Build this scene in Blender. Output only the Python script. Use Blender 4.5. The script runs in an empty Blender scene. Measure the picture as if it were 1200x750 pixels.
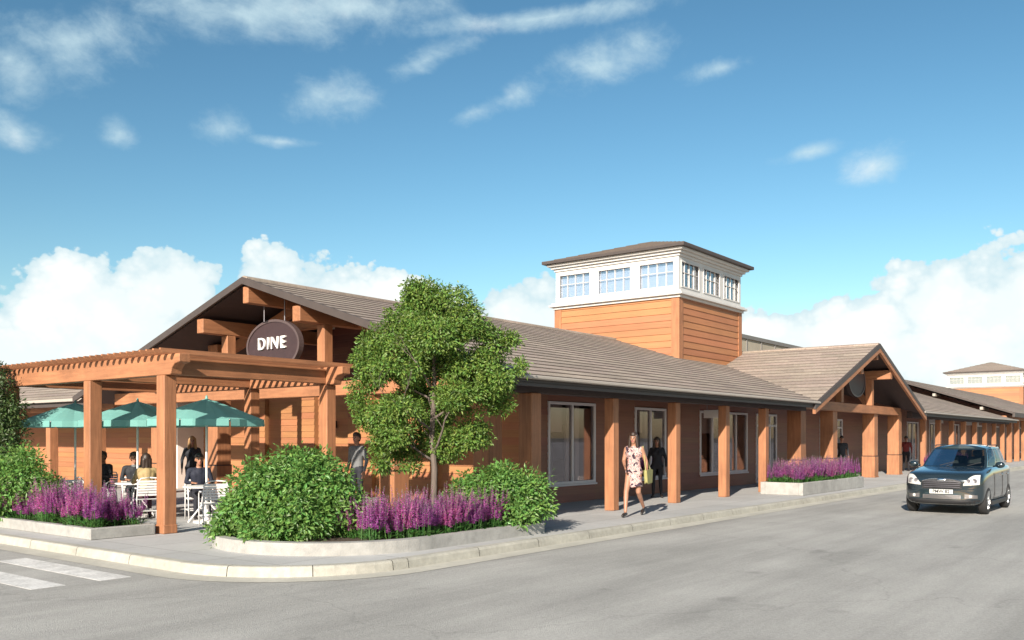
import bpy, bmesh, math, random
from mathutils import Vector, Matrix, Euler, noise
random.seed(7)
R = math.radians
S = bpy.context.scene
C = S.collection

# ------------------------------------------------------------------ helpers
class MB:
    """collects faces with material slots and links them as one mesh object"""
    def __init__(s): s.v = []; s.f = []; s.m = []
    def face(s, pts, m=0):
        n = len(s.v); s.v += [tuple(p) for p in pts]; s.f.append(tuple(range(n, n+len(pts)))); s.m.append(m)
    def mesh(s, verts, faces, m=0):
        n = len(s.v); s.v += [tuple(p) for p in verts]
        for f in faces: s.f.append(tuple(n+i for i in f)); s.m.append(m)
    def box(s, x0, x1, y0, y1, z0, z1, m=0):
        v = [(x0,y0,z0),(x1,y0,z0),(x1,y1,z0),(x0,y1,z0),(x0,y0,z1),(x1,y0,z1),(x1,y1,z1),(x0,y1,z1)]
        s.mesh(v, [(0,3,2,1),(4,5,6,7),(0,1,5,4),(1,2,6,5),(2,3,7,6),(3,0,4,7)], m)
    def prism(s, poly, axis, a, b, m=0):
        """poly: 2D points; axis 'x': (y,z) extruded x=a..b ; 'y': (x,z) ; 'z': (x,y)"""
        def P(p, t):
            return (t,p[0],p[1]) if axis == 'x' else (p[0],t,p[1]) if axis == 'y' else (p[0],p[1],t)
        n = len(poly); v = [P(p,a) for p in poly]+[P(p,b) for p in poly]
        fs = [tuple(range(n)), tuple(range(2*n-1, n-1, -1))]+[(i, i+n, (i+1)%n+n, (i+1)%n) for i in range(n)]
        s.mesh(v, fs, m)
    def bar(s, p, q, w, h, m=0, up=(0,0,1)):
        p, q = Vector(p), Vector(q); d = (q-p).normalized(); u = Vector(up)
        sd = d.cross(u)
        if sd.length < 1e-4: sd = d.cross(Vector((1,0,0)))
        sd.normalize(); u = sd.cross(d).normalized()
        a, b = sd*w/2, u*h/2
        v = [p-a-b, p+a-b, p+a+b, p-a+b, q-a-b, q+a-b, q+a+b, q-a+b]
        s.mesh(v, [(0,1,2,3),(7,6,5,4),(0,4,5,1),(1,5,6,2),(2,6,7,3),(3,7,4,0)], m)
    def tube(s, pts, rad, n=8, m=0, cap=True):
        pts = [Vector(p) for p in pts]
        if not isinstance(rad, (list, tuple)): rad = [rad]*len(pts)
        rings = []; ref = None
        for i, p in enumerate(pts):
            d = (pts[min(i+1, len(pts)-1)]-pts[max(i-1, 0)]).normalized()
            if ref is None:
                ref = d.orthogonal().normalized()
            ref = (ref-d*ref.dot(d))
            if ref.length < 1e-5: ref = d.orthogonal()
            ref.normalize(); b = d.cross(ref)
            rings.append([p+(ref*math.cos(2*math.pi*k/n)+b*math.sin(2*math.pi*k/n))*rad[i] for k in range(n)])
        v = [x for r in rings for x in r]; f = []
        for i in range(len(pts)-1):
            for k in range(n):
                f.append((i*n+k, i*n+(k+1)%n, (i+1)*n+(k+1)%n, (i+1)*n+k))
        if cap:
            f.append(tuple(range(n-1, -1, -1))); f.append(tuple((len(pts)-1)*n+k for k in range(n)))
        s.mesh(v, f, m)
    def lathe(s, prof, c=(0,0,0), n=20, m=0):
        v = []; f = []
        for (r, z) in prof:
            for k in range(n):
                a = 2*math.pi*k/n; v.append((c[0]+r*math.cos(a), c[1]+r*math.sin(a), c[2]+z))
        for i in range(len(prof)-1):
            for k in range(n):
                f.append((i*n+k, i*n+(k+1)%n, (i+1)*n+(k+1)%n, (i+1)*n+k))
        s.mesh(v, f, m)
    def ball(s, c, r, m=0, n=10, k=6):
        if not isinstance(r, (list, tuple)): r = (r, r, r)
        v = [(c[0], c[1], c[2]-r[2])]; f = []
        for i in range(1, k):
            t = math.pi*i/k-math.pi/2
            for j in range(n):
                a = 2*math.pi*j/n
                v.append((c[0]+r[0]*math.cos(t)*math.cos(a), c[1]+r[1]*math.cos(t)*math.sin(a), c[2]+r[2]*math.sin(t)))
        v.append((c[0], c[1], c[2]+r[2])); L = len(v)-1
        for j in range(n):
            f.append((0, 1+(j+1)%n, 1+j)); f.append((L, L-n+j, L-n+(j+1)%n))
            for i in range(k-2):
                a = 1+i*n; f.append((a+j, a+(j+1)%n, a+n+(j+1)%n, a+n+j))
        s.mesh(v, f, m)
    def data(s, name, mats, off=(0,0,0)):
        me = bpy.data.meshes.new(name)
        me.from_pydata([(x-off[0], y-off[1], z-off[2]) for x,y,z in s.v], [], s.f)
        for mt in (mats if isinstance(mats, (list, tuple)) else [mats]): me.materials.append(mt)
        me.polygons.foreach_set('material_index', s.m); me.update()
        return me

def link(name, me, parent=None, smooth=False):
    o = bpy.data.objects.new(name, me); C.objects.link(o)
    if parent: o.parent = parent
    if smooth: me.polygons.foreach_set('use_smooth', [True]*len(me.polygons)); me.update()
    return o
def part(name, mb, mats, root, world=False, smooth=False, bevel=0, label=None):
    off = (0,0,0)
    if world:
        p = root
        while p: off = tuple(a+b for a, b in zip(off, p.location)); p = p.parent
    o = link(name, mb.data(name, mats, off), root, smooth)
    if bevel: add_bevel(o, bevel)
    if label: o['label'] = label
    return o
def add_bevel(o, w, seg=1):
    b = o.modifiers.new('edge', 'BEVEL'); b.width = w; b.segments = seg; b.limit_method = 'ANGLE'; b.angle_limit = R(40)
def tag(o, label, cat, group=None, kind=None):
    o['label'] = label; o['category'] = cat
    if group: o['group'] = group
    if kind: o['kind'] = kind
    return o
def empty(name, loc, label, cat, group=None, rz=0):
    o = bpy.data.objects.new(name, None); C.objects.link(o); o.location = loc; o.rotation_euler = (0,0,rz)
    o.empty_display_size = .2
    return tag(o, label, cat, group)
def struct(name, mb, mats, smooth=False):
    o = link(name, mb.data(name, mats), None, smooth); o['kind'] = 'structure'; return o
def copy_tree(o, parent=None):
    c = o.copy(); C.objects.link(c)
    if parent: c.parent = parent
    for ch in list(o.children): copy_tree(ch, c)
    return c

# ------------------------------------------------------------------ materials
def nn(t, k, **kw):
    n = t.nodes.new(k)
    for a, b in kw.items(): setattr(n, a, b)
    return n
def mat(name, col, rough=.7, var=.15, scale=(4,4,4), bump=.0, bscale=None, island=0., spec=.5, metal=0., coat=0., big=.0, bigscale=.35, translucent=0., hue=0.):
    m = bpy.data.materials.new(name); m.use_nodes = True; t = m.node_tree; L = t.links.new
    b = t.nodes['Principled BSDF']; out = t.nodes['Material Output']
    b.inputs['Roughness'].default_value = rough; b.inputs['Metallic'].default_value = metal
    b.inputs['Specular IOR Level'].default_value = spec
    b.inputs['Coat Weight'].default_value = coat; b.inputs['Coat Roughness'].default_value = .04
    tc = nn(t, 'ShaderNodeTexCoord'); mp = nn(t, 'ShaderNodeMapping'); mp.inputs['Scale'].default_value = scale
    L(tc.outputs['Object'], mp.inputs['Vector'])
    nz = nn(t, 'ShaderNodeTexNoise'); nz.inputs['Scale'].default_value = 1; nz.inputs['Detail'].default_value = 5; nz.inputs['Roughness'].default_value = .62
    L(mp.outputs['Vector'], nz.inputs['Vector'])
    hsv = nn(t, 'ShaderNodeHueSaturation'); hsv.inputs['Color'].default_value = (*col, 1)
    val = nn(t, 'ShaderNodeMapRange'); L(nz.outputs['Fac'], val.inputs['Value'])
    val.inputs['From Min'].default_value = .25; val.inputs['From Max'].default_value = .75
    val.inputs['To Min'].default_value = 1-var; val.inputs['To Max'].default_value = 1+var
    v = val.outputs['Result']
    def mul(a, sock_b):
        q = nn(t, 'ShaderNodeMath', operation='MULTIPLY'); L(a, q.inputs[0]); L(sock_b, q.inputs[1]); return q.outputs[0]
    if big:
        n2 = nn(t, 'ShaderNodeTexNoise'); n2.inputs['Scale'].default_value = bigscale; n2.inputs['Detail'].default_value = 6; n2.inputs['Roughness'].default_value = .6
        L(tc.outputs['Object'], n2.inputs['Vector'])
        r2 = nn(t, 'ShaderNodeMapRange'); L(n2.outputs['Fac'], r2.inputs['Value'])
        r2.inputs['From Min'].default_value = .3; r2.inputs['From Max'].default_value = .7
        r2.inputs['To Min'].default_value = 1-big; r2.inputs['To Max'].default_value = 1+big
        v = mul(v, r2.outputs['Result'])
    if island:
        g = nn(t, 'ShaderNodeNewGeometry'); r3 = nn(t, 'ShaderNodeMapRange'); L(g.outputs['Random Per Island'], r3.inputs['Value'])
        r3.inputs['To Min'].default_value = 1-island; r3.inputs['To Max'].default_value = 1+island
        v = mul(v, r3.outputs['Result'])
        if hue:
            q = nn(t, 'ShaderNodeMath', operation='MULTIPLY'); q.inputs[1].default_value = 7.31; L(g.outputs['Random Per Island'], q.inputs[0])
            fr = nn(t, 'ShaderNodeMath', operation='FRACT'); L(q.outputs[0], fr.inputs[0])
            r4 = nn(t, 'ShaderNodeMapRange'); L(fr.outputs[0], r4.inputs['Value'])
            r4.inputs['To Min'].default_value = .5-hue; r4.inputs['To Max'].default_value = .5+hue
            L(r4.outputs['Result'], hsv.inputs['Hue'])
    L(v, hsv.inputs['Value']); L(hsv.outputs['Color'], b.inputs['Base Color'])
    if bump:
        nb = nn(t, 'ShaderNodeTexNoise'); nb.inputs['Scale'].default_value = 1; nb.inputs['Detail'].default_value = 4
        mb_ = nn(t, 'ShaderNodeMapping'); mb_.inputs['Scale'].default_value = bscale or scale; L(tc.outputs['Object'], mb_.inputs['Vector'])
        L(mb_.outputs['Vector'], nb.inputs['Vector'])
        bp = nn(t, 'ShaderNodeBump'); bp.inputs['Strength'].default_value = bump; bp.inputs['Distance'].default_value = .02
        L(nb.outputs['Fac'], bp.inputs['Height']); L(bp.outputs['Normal'], b.inputs['Normal'])
    if translucent:
        tr = nn(t, 'ShaderNodeBsdfTranslucent'); mx = nn(t, 'ShaderNodeMixShader'); mx.inputs[0].default_value = translucent
        gm = nn(t, 'ShaderNodeHueSaturation'); gm.inputs['Value'].default_value = 1.3; gm.inputs['Hue'].default_value = .485; L(hsv.outputs['Color'], gm.inputs['Color'])
        L(gm.outputs['Color'], tr.inputs['Color'])
        L(b.outputs[0], mx.inputs[1]); L(tr.outputs[0], mx.inputs[2]); L(mx.outputs[0], out.inputs['Surface'])
    return m

CED = (.315,.136,.064)
M = {}
M['cedar_v'] = mat('cedar_upright', CED, .65, .26, (14,14,1.2), .25, (40,40,2.5), big=.2, bigscale=1.1)
M['cedar_x'] = mat('cedar_along_x', CED, .65, .26, (1.2,14,14), .25, (2.5,40,40), big=.2, bigscale=1.1)
M['cedar_y'] = mat('cedar_along_y', CED, .65, .26, (14,1.2,14), .25, (40,2.5,40), big=.2, bigscale=1.1)
M['siding_x'] = mat('siding_boards_x', (.36,.148,.066), .6, .14, (.7,20,20), .15, (2,50,50), island=.08, big=.1, hue=.006)
M['siding_dark'] = mat('siding_dark_stain', (.22,.094,.062), .55, .16, (.7,20,20), .15, (2,50,50), island=.07, big=.1, hue=.008)  # same cedar boards, porch shade put into the colour
M['siding_dark_y'] = mat('siding_dark_stain_y', (.15,.058,.044), .55, .16, (20,.7,20), .15, (50,2,50), island=.14, big=.1, hue=.008)  # boards coloured darker to stand for shade under the gable overhang
M['siding_y'] = mat('siding_boards_y', (.335,.145,.065), .6, .14, (20,.7,20), .15, (50,2,50), island=.09, big=.1, hue=.008)
M['roof'] = mat('roof_shingle', (.29,.235,.195), .85, .22, (9,9,9), .5, (30,30,30), island=.12, big=.12, bigscale=.3, hue=.012)
M['roof_edge'] = mat('shingle_butt', (.085,.068,.058), .9, .2, (6,6,6))  # on the roofs, dark colour stands in for shadow gaps between courses
M['dark_trim'] = mat('dark_trim', (.060,.047,.043), .6, .15, (3,3,3))
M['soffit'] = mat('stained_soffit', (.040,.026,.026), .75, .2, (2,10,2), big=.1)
M['gutter'] = mat('gutter_paint', (.36,.32,.28), .5, .06, (2,2,2))
M['white'] = mat('white_paint', (.53,.52,.505), .5, .05, (3,3,3), big=.06)
M['concrete'] = mat('concrete_planter', (.31,.305,.29), .85, .18, (7,7,7), .3, (40,40,40), big=.16, bigscale=1.3)
M['soil'] = mat('soil', (.055,.038,.026), .95, .3, (20,20,20), .8, (40,40,40))
M['interior'] = mat('interior_plaster', (.70,.62,.56), .8, .08, (2,2,2))
M['interior_floor'] = mat('interior_floor', (.16,.11,.08), .5, .1, (2,2,2))
M['interior_dark'] = mat('interior_furniture', (.055,.03,.03), .5, .1, (2,2,2))
M['blind_grey'] = mat('grey_blind', (.20,.23,.29), .8, .03, (2,2,2))  # darker tone of the added backing, for the far tower
M['blind'] = mat('pale_blind', (.52,.55,.61), .8, .03, (2,2,2))  # added backing colour that brightens the tower panes
M['alu'] = mat('window_frame_paint', (.60,.56,.57), .45, .04, (2,2,2))
M['parapet'] = mat('parapet_render', (.36,.32,.25), .8, .06, (2,2,2), big=.08)
M['parapet_cap'] = mat('parapet_cap', (.16,.15,.14), .6, .06, (2,2,2))

def glass(name, tint=(.35,.36,.40), refl=(.9,.93,1.), base=.10, power=.9):
    m = bpy.data.materials.new(name); m.use_nodes = True; t = m.node_tree; t.nodes.clear(); L = t.links.new
    out = nn(t, 'ShaderNodeOutputMaterial'); tr = nn(t, 'ShaderNodeBsdfTransparent'); tr.inputs['Color'].default_value = (*tint,1)
    gl = nn(t, 'ShaderNodeBsdfGlossy'); gl.inputs['Roughness'].default_value = .015; gl.inputs['Color'].default_value = (*refl,1)
    tc = nn(t, 'ShaderNodeTexCoord'); nz = nn(t, 'ShaderNodeTexNoise'); nz.inputs['Scale'].default_value = .9; L(tc.outputs['Object'], nz.inputs['Vector'])
    bp = nn(t, 'ShaderNodeBump'); bp.inputs['Strength'].default_value = .04; L(nz.outputs['Fac'], bp.inputs['Height']); L(bp.outputs['Normal'], gl.inputs['Normal'])
    lw = nn(t, 'ShaderNodeLayerWeight'); lw.inputs['Blend'].default_value = .3
    mr = nn(t, 'ShaderNodeMapRange'); L(lw.outputs['Fresnel'], mr.inputs['Value']); mr.inputs['To Min'].default_value = base; mr.inputs['To Max'].default_value = power
    mx = nn(t, 'ShaderNodeMixShader'); L(mr.outputs['Result'], mx.inputs[0]); L(tr.outputs[0], mx.inputs[1]); L(gl.outputs[0], mx.inputs[2]); L(mx.outputs[0], out.inputs['Surface'])
    return m
M['glass'] = glass('shop_glass', (.75,.72,.72), (.88,.88,.95), .03, .42)
M['tower_glass'] = glass('tower_glass', (.90,.93,.97), (.97,.98,1.), .22, .95)

# ------------------------------------------------------------------ camera, sun, sky
A = math.atan2(820, 1056); FWD = Vector((math.cos(A), math.sin(A), 0))
sA, cA = math.sin(A), math.cos(A)           # X axis in (right, depth) = (sA, cA); Y axis = (-cA, sA)
FWD = Vector((cA, sA, 0)); RGT = Vector((sA, -cA, 0))
cam_d = bpy.data.cameras.new('camera'); cam = bpy.data.objects.new('camera', cam_d); C.objects.link(cam); S.camera = cam
cam.location = (0, 0, 1.7)
cam.rotation_euler = (R(90), 0, math.atan2(FWD.y, FWD.x)-R(90))
cam_d.sensor_width = 36; cam_d.lens = 36*1056/1200; cam_d.shift_y = (513-375)/1200; cam_d.clip_end = 6000; cam_d.clip_start = .1
ELEV = R(25); sdir = Vector((-.947, -.322, 0)).normalized()
sun_d = bpy.data.lights.new('sun', 'SUN'); sun = bpy.data.objects.new('sun', sun_d); C.objects.link(sun)
sun_d.energy = 5.0; sun_d.angle = R(.6); sun_d.color = (1, .90, .77)
to_sun = sdir*math.cos(ELEV)+Vector((0,0,math.sin(ELEV)))
sun.rotation_euler = to_sun.to_track_quat('Z', 'Y').to_euler(); sun.location = (-20, -20, 30)
S.view_settings.view_transform = 'Standard'; S.view_settings.look = 'None'; S.view_settings.gamma = 1; S.view_settings.exposure = .92

W = bpy.data.worlds.new('World'); S.world = W; W.use_nodes = True
def build_world():
    t = W.node_tree; t.nodes.clear(); L = t.links.new
    out = nn(t, 'ShaderNodeOutputWorld')
    sky = nn(t, 'ShaderNodeTexSky'); sky.sky_type = 'NISHITA'; sky.sun_disc = False
    sky.sun_elevation = ELEV; sky.sun_rotation = math.atan2(sdir.x, sdir.y)
    sky.air_density = 1.1; sky.dust_density = .6; sky.ozone_density = 1.6
    hs = nn(t, 'ShaderNodeHueSaturation'); hs.inputs['Hue'].default_value = .482; hs.inputs['Saturation'].default_value = 1.06; hs.inputs['Value'].default_value = 1.0
    pre = nn(t, 'ShaderNodeVectorMath', operation='SCALE'); pre.inputs['Scale'].default_value = .16; L(sky.outputs[0], pre.inputs[0])
    gm = nn(t, 'ShaderNodeGamma'); gm.inputs['Gamma'].default_value = 1.38; L(pre.outputs[0], gm.inputs['Color']); L(gm.outputs[0], hs.inputs['Color'])
    bg = nn(t, 'ShaderNodeBackground'); bg.inputs['Strength'].default_value = .46; L(hs.outputs[0], bg.inputs['Color'])
    tc = nn(t, 'ShaderNodeTexCoord'); D = tc.outputs['Generated']
    def m(op, a, b=None, c=None):
        n = nn(t, 'ShaderNodeMath', operation=op)
        for i, x in enumerate((a, b, c)):
            if x is None: continue
            if isinstance(x, (int, float)): n.inputs[i].default_value = x
            else: L(x, n.inputs[i])
        return n.outputs[0]
    def dot(v):
        n = nn(t, 'ShaderNodeVectorMath', operation='DOT_PRODUCT'); L(D, n.inputs[0]); n.inputs[1].default_value = v; return n.outputs['Value']
    r, d, z = dot(RGT), dot(FWD), dot((0,0,1))
    az = m('ARCTAN2', r, d); el = m('ARCSINE', z)
    def fbm(scale, det, rough, off, warp=0, lac=2.0):
        mp = nn(t, 'ShaderNodeMapping'); mp.inputs['Scale'].default_value = scale; mp.inputs['Location'].default_value = off
        L(D, mp.inputs['Vector'])
        n = nn(t, 'ShaderNodeTexNoise'); n.inputs['Scale'].default_value = 1; n.inputs['Detail'].default_value = det; n.inputs['Roughness'].default_value = rough
        n.inputs['Distortion'].default_value = warp
        L(mp.outputs['Vector'], n.inputs['Vector']); return n.outputs['Fac']
    def px(x, y):
        u = (x-600)/1056; v = (513-y)/1056; a = math.atan(u); return a, math.atan(v*math.cos(a))
    def blob(x, y, w, h, tilt=0):
        a0, e0 = px(x, y); a1, _ = px(x+w, y); _, e1 = px(x, y-h)
        da, de = abs(a1-a0), abs(e1-e0)
        p = m('SUBTRACT', az, a0); q = m('SUBTRACT', el, e0)
        if tilt:
            p2 = m('ADD', m('MULTIPLY', p, math.cos(tilt)), m('MULTIPLY', q, math.sin(tilt)))
            q = m('SUBTRACT', m('MULTIPLY', q, math.cos(tilt)), m('MULTIPLY', p, math.sin(tilt))); p = p2
        p = m('DIVIDE', p, da); q = m('DIVIDE', q, de)
        return m('SUBTRACT', 1, m('SQRT', m('ADD', m('MULTIPLY', p, p), m('MULTIPLY', q, q))))
    def union(bs):
        x = bs[0]
        for b in bs[1:]: x = m('SMOOTH_MAX', x, b, .15)
        return x
    def sstep(x, lo, hi):
        n = nn(t, 'ShaderNodeMapRange', interpolation_type='SMOOTHSTEP'); L(x, n.inputs['Value'])
        n.inputs['From Min'].default_value = lo; n.inputs['From Max'].default_value = hi; return n.outputs['Result']
    # heaped clouds low over the roofs
    n1 = fbm((7,7,9), 8, .56, (3.1,1.7,.4)); n1b = fbm((21,21,26), 9, .64, (.1,5.7,2.4))
    heap = union([blob(*b) for b in ((110,365,160,88),(215,345,115,72),(335,345,120,72),(20,420,170,75),(430,375,130,40),(630,375,120,66),(560,420,120,40),
        (700,430,160,55),(1110,365,130,95),(1190,365,140,105),(1010,390,140,62),(930,405,130,54),(1060,420,200,70),(1250,410,180,110),(850,450,220,45),(300,450,420,70),(400,355,130,62),(190,400,300,75),(1120,420,230,80),(-200,430,260,110),(1600,440,320,90))])
    nh = m('ADD', m('MULTIPLY', m('SUBTRACT', n1, .5), 1.0), m('MULTIPLY', m('SUBTRACT', n1b, .5), .55))
    def puffs(scale, off):
        mp = nn(t, 'ShaderNodeMapping'); mp.inputs['Scale'].default_value = scale; mp.inputs['Location'].default_value = off; L(D, mp.inputs['Vector'])
        v = nn(t, 'ShaderNodeTexVoronoi', feature='F1'); v.inputs['Scale'].default_value = 1; v.inputs['Detail'].default_value = 3; v.inputs['Roughness'].default_value = .55; v.inputs['Lacunarity'].default_value = 2.2
        L(mp.outputs['Vector'], v.inputs['Vector']); return v.outputs['Distance']
    pf = puffs((15,15,17), (.4,2.7,1.1))
    nh = m('ADD', nh, m('MULTIPLY', m('SUBTRACT', .66, pf), .62))
    fh = m('ADD', heap, nh)
    ah = m('MULTIPLY', sstep(fh, .0, .085), .98)
    # thin wisps higher up
    n2 = fbm((6.5,6.5,11), 10, .62, (7.3,2.2,8.8), .4); n2b = fbm((22,22,32), 8, .62, (2.3,9.2,1.8), .2)
    wisp = union([blob(*b) for b in ((397,116,80,40,.06),(262,150,40,30,.2),(330,166,60,9,0),(300,14,190,50,.08),(420,8,110,26,.1),(90,45,150,52,.12),(10,70,60,60,0),(20,160,60,30,-.3),(140,157,26,20,.3),
        (705,78,88,32,.22),(600,112,66,24,.4),(560,130,40,16,.3),(500,70,75,20,.4),(850,78,50,14,.15),(1022,194,56,28,.2),(950,178,36,12,.1),(640,20,180,16,.1))])
    fw = m('ADD', m('MULTIPLY', m('MAXIMUM', wisp, -.9), 1.05), m('ADD', m('MULTIPLY', m('SUBTRACT', n2, .5), 2.9), m('MULTIPLY', m('SUBTRACT', n2b, .5), 1.7)))
    aw = m('MULTIPLY', sstep(fw, .0, 1.9), .97)
    # anywhere else in the sky, light scattered wisps
    front = sstep(d, .2, .5)
    n3 = fbm((2.2,2.2,7), 8, .6, (1.3,4.2,3.8), .4)
    ao = m('MULTIPLY', m('MULTIPLY', sstep(n3, .52, .8), .8), m('SUBTRACT', 1, front))
    ao = m('MULTIPLY', ao, sstep(z, .02, .2))
    alpha = m('MAXIMUM', m('MAXIMUM', ah, aw), ao)
    below = sstep(z, -.02, .0); alpha = m('MULTIPLY', alpha, below)
    # brightness inside the heaps: thicker lumps whiter, thin or low parts greyer and bluer
    sh = m('ADD', m('MULTIPLY', sstep(fh, -.05, .45), .6), m('MULTIPLY', sstep(m('SUBTRACT', m('ADD', n1, m('MULTIPLY', n1b, .3)), m('MULTIPLY', pf, .35)), .25, .62), .4))
    cr = nn(t, 'ShaderNodeMix', data_type='RGBA'); L(sh, cr.inputs['Factor'])
    cr.inputs['A'].default_value = (.56,.73,.79,1); cr.inputs['B'].default_value = (1.,1.,.96,1)
    bc = nn(t, 'ShaderNodeBackground'); bc.inputs['Strength'].default_value = .60; L(cr.outputs['Result'], bc.inputs['Color'])
    mx = nn(t, 'ShaderNodeMixShader'); L(alpha, mx.inputs[0]); L(bg.outputs[0], mx.inputs[1]); L(bc.outputs[0], mx.inputs[2]); L(mx.outputs[0], out.inputs['Surface'])
build_world()
W.cycles.sampling_method = 'MANUAL'; W.cycles.sample_map_resolution = 512
# ------------------------------------------------------------------ ground, road, kerb, pavement
def asphalt():
    m = mat('asphalt', (.340,.334,.316), .9, .20, (38,38,38), .5, (110,110,110), big=.13, bigscale=.33)
    t = m.node_tree; L = t.links.new; b = t.nodes['Principled BSDF']
    src = b.inputs['Base Color'].links[0].from_socket
    tc = nn(t, 'ShaderNodeTexCoord')
    # worn lanes and tyre marks running along the street, oil spots, hairline cracks
    mp = nn(t, 'ShaderNodeMapping'); mp.inputs['Scale'].default_value = (.12,1.1,1); L(tc.outputs['Object'], mp.inputs['Vector'])
    n = nn(t, 'ShaderNodeTexNoise'); n.inputs['Scale'].default_value = 1; n.inputs['Detail'].default_value = 7; n.inputs['Roughness'].default_value = .65; L(mp.outputs[0], n.inputs['Vector'])
    r = nn(t, 'ShaderNodeMapRange'); L(n.outputs['Fac'], r.inputs['Value']); r.inputs['From Min'].default_value = .35; r.inputs['From Max'].default_value = .7; r.inputs['To Min'].default_value = .78; r.inputs['To Max'].default_value = 1.12
    vo = nn(t, 'ShaderNodeTexVoronoi', feature='DISTANCE_TO_EDGE'); vo.inputs['Scale'].default_value = .16
    nd = nn(t, 'ShaderNodeTexNoise'); nd.inputs['Scale'].default_value = .8; nd.inputs['Detail'].default_value = 6; L(tc.outputs['Object'], nd.inputs['Vector'])
    ad = nn(t, 'ShaderNodeMix', data_type='RGBA', blend_type='LINEAR_LIGHT'); ad.inputs['Factor'].default_value = .9; L(tc.outputs['Object'], ad.inputs['A']); L(nd.outputs['Color'], ad.inputs['B']); L(ad.outputs['Result'], vo.inputs['Vector'])
    cr = nn(t, 'ShaderNodeMapRange'); L(vo.outputs['Distance'], cr.inputs['Value']); cr.inputs['From Max'].default_value = .006; cr.inputs['To Min'].default_value = .86
    sp = nn(t, 'ShaderNodeTexNoise'); sp.inputs['Scale'].default_value = 1.3; sp.inputs['Detail'].default_value = 2; L(tc.outputs['Object'], sp.inputs['Vector'])
    sr = nn(t, 'ShaderNodeMapRange'); L(sp.outputs['Fac'], sr.inputs['Value']); sr.inputs['From Min'].default_value = .24; sr.inputs['From Max'].default_value = .32; sr.inputs['To Min'].default_value = .8
    q = r.outputs[0]
    for s_ in (cr.outputs[0], sr.outputs[0]):
        k = nn(t, 'ShaderNodeMath', operation='MULTIPLY'); L(q, k.inputs[0]); L(s_, k.inputs[1]); q = k.outputs[0]
    mx = nn(t, 'ShaderNodeVectorMath', operation='SCALE'); L(src, mx.inputs[0]); L(q, mx.inputs['Scale']); L(mx.outputs[0], b.inputs['Base Color'])
    return m
M['asphalt'] = asphalt()
M['dirt'] = mat('far_ground', (.16,.15,.12), .95, .2, (1,1,1))
def paving():
    m = mat('pavement_concrete', (.40,.40,.395), .85, .07, (12,12,12), .2, (60,60,60), big=.10, bigscale=.6)
    t = m.node_tree; L = t.links.new; b = t.nodes['Principled BSDF']; src = b.inputs['Base Color'].links[0].from_socket
    tc = nn(t, 'ShaderNodeTexCoord'); br = nn(t, 'ShaderNodeTexBrick'); br.offset = 0; L(tc.outputs['Object'], br.inputs['Vector'])
    br.inputs['Scale'].default_value = 1; br.inputs['Brick Width'].default_value = 1.52; br.inputs['Row Height'].default_value = 1.1
    br.inputs['Mortar Size'].default_value = .011; br.inputs['Color1'].default_value = (1,1,1,1); br.inputs['Color2'].default_value = (.9,.9,.9,1); br.inputs['Mortar'].default_value = (.62,.6,.58,1)
    mx = nn(t, 'ShaderNodeMix', data_type='RGBA', blend_type='MULTIPLY'); mx.inputs['Factor'].default_value = 1; L(src, mx.inputs['A']); L(br.outputs['Color'], mx.inputs['B']); L(mx.outputs['Result'], b.inputs['Base Color'])
    return m
M['paving'] = paving()
M['kerb'] = mat('kerb_concrete', (.345,.333,.290), .8, .18, (9,9,9), .3, (50,50,50), big=.14, bigscale=1.2, island=.05)
M['gutter_pan'] = mat('gutter_concrete', (.40,.385,.335), .85, .10, (9,9,9), .2, (50,50,50), big=.12, bigscale=1.)
M['paint_white'] = mat('road_paint', (.58,.575,.56), .7, .26, (22,22,22), big=.22, bigscale=3.)
mb = MB(); mb.face([(-2500,-2500,-.16),(2500,-2500,-.16),(2500,2500,-.16),(-2500,2500,-.16)]); struct('ground', mb, M['dirt'])
mb = MB(); mb.face([(-200,-200,-.14),(320,-200,-.14),(320,200,-.14),(-200,200,-.14)]); struct('road', mb, M['asphalt'])
# kerb path: along the side street, round the corner, along the front
XK, YK, RK = 6.9, 8.9, 2.2
def kerb_path(off):
    """off > 0 towards the pavement"""
    pts = []
    y = 62.
    while y > YK+RK+.01: pts.append((XK+off, y)); y -= 1.55
    for k in range(13):
        a = math.pi+math.pi/2*k/12; r = RK-off; pts.append((XK+RK+r*math.cos(a), YK+RK+r*math.sin(a)))
    x = XK+RK+1.55
    while x < 170: pts.append((x, YK+off)); x += 1.55
    return pts
def sweep(mb, prof, gap=0):
    """prof: list of (off, z)"""
    lines = [kerb_path(o) for o, z in prof]
    for i in range(len(lines[0])-1):
        corner = False
        for j in range(len(prof)-1):
            a0, a1, b0, b1 = (Vector((*lines[j][i],prof[j][1])), Vector((*lines[j][i+1],prof[j][1])), Vector((*lines[j+1][i],prof[j+1][1])), Vector((*lines[j+1][i+1],prof[j+1][1])))
            L_ = (a1-a0).length
            g = gap if (gap and (L_ > 1 or i % 4 == 0)) else 0
            if g:
                d0 = (a1-a0)*(g/L_); e0 = (b1-b0)*(g/max(L_,.01)); a0 += d0; b0 += e0
            mb.face([a0, a1, b1, b0])
mb = MB(); sweep(mb, [(-.0,-.139),(.018,-.03),(.03,-.004),(.05,.006),(.165,.008),(.17,-.06)], .011); struct('kerb', mb, M['kerb'])
mb = MB(); sweep(mb, [(.03,-.06),(.03,-.14)]); sweep(mb, [(.045,-.012),(.16,-.012)]); struct('kerb_joint', mb, M['roof_edge'])
mb = MB(); sweep(mb, [(-.36,-.135),(-.01,-.131),(.02,-.131)]); struct('gutter_pan', mb, M['gutter_pan'])
ip = kerb_path(.168)
mb = MB(); mb.face([(x,y,0) for x, y in ip]+[(170,62,0)]); struct('pavement', mb, M['paving'])
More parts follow.
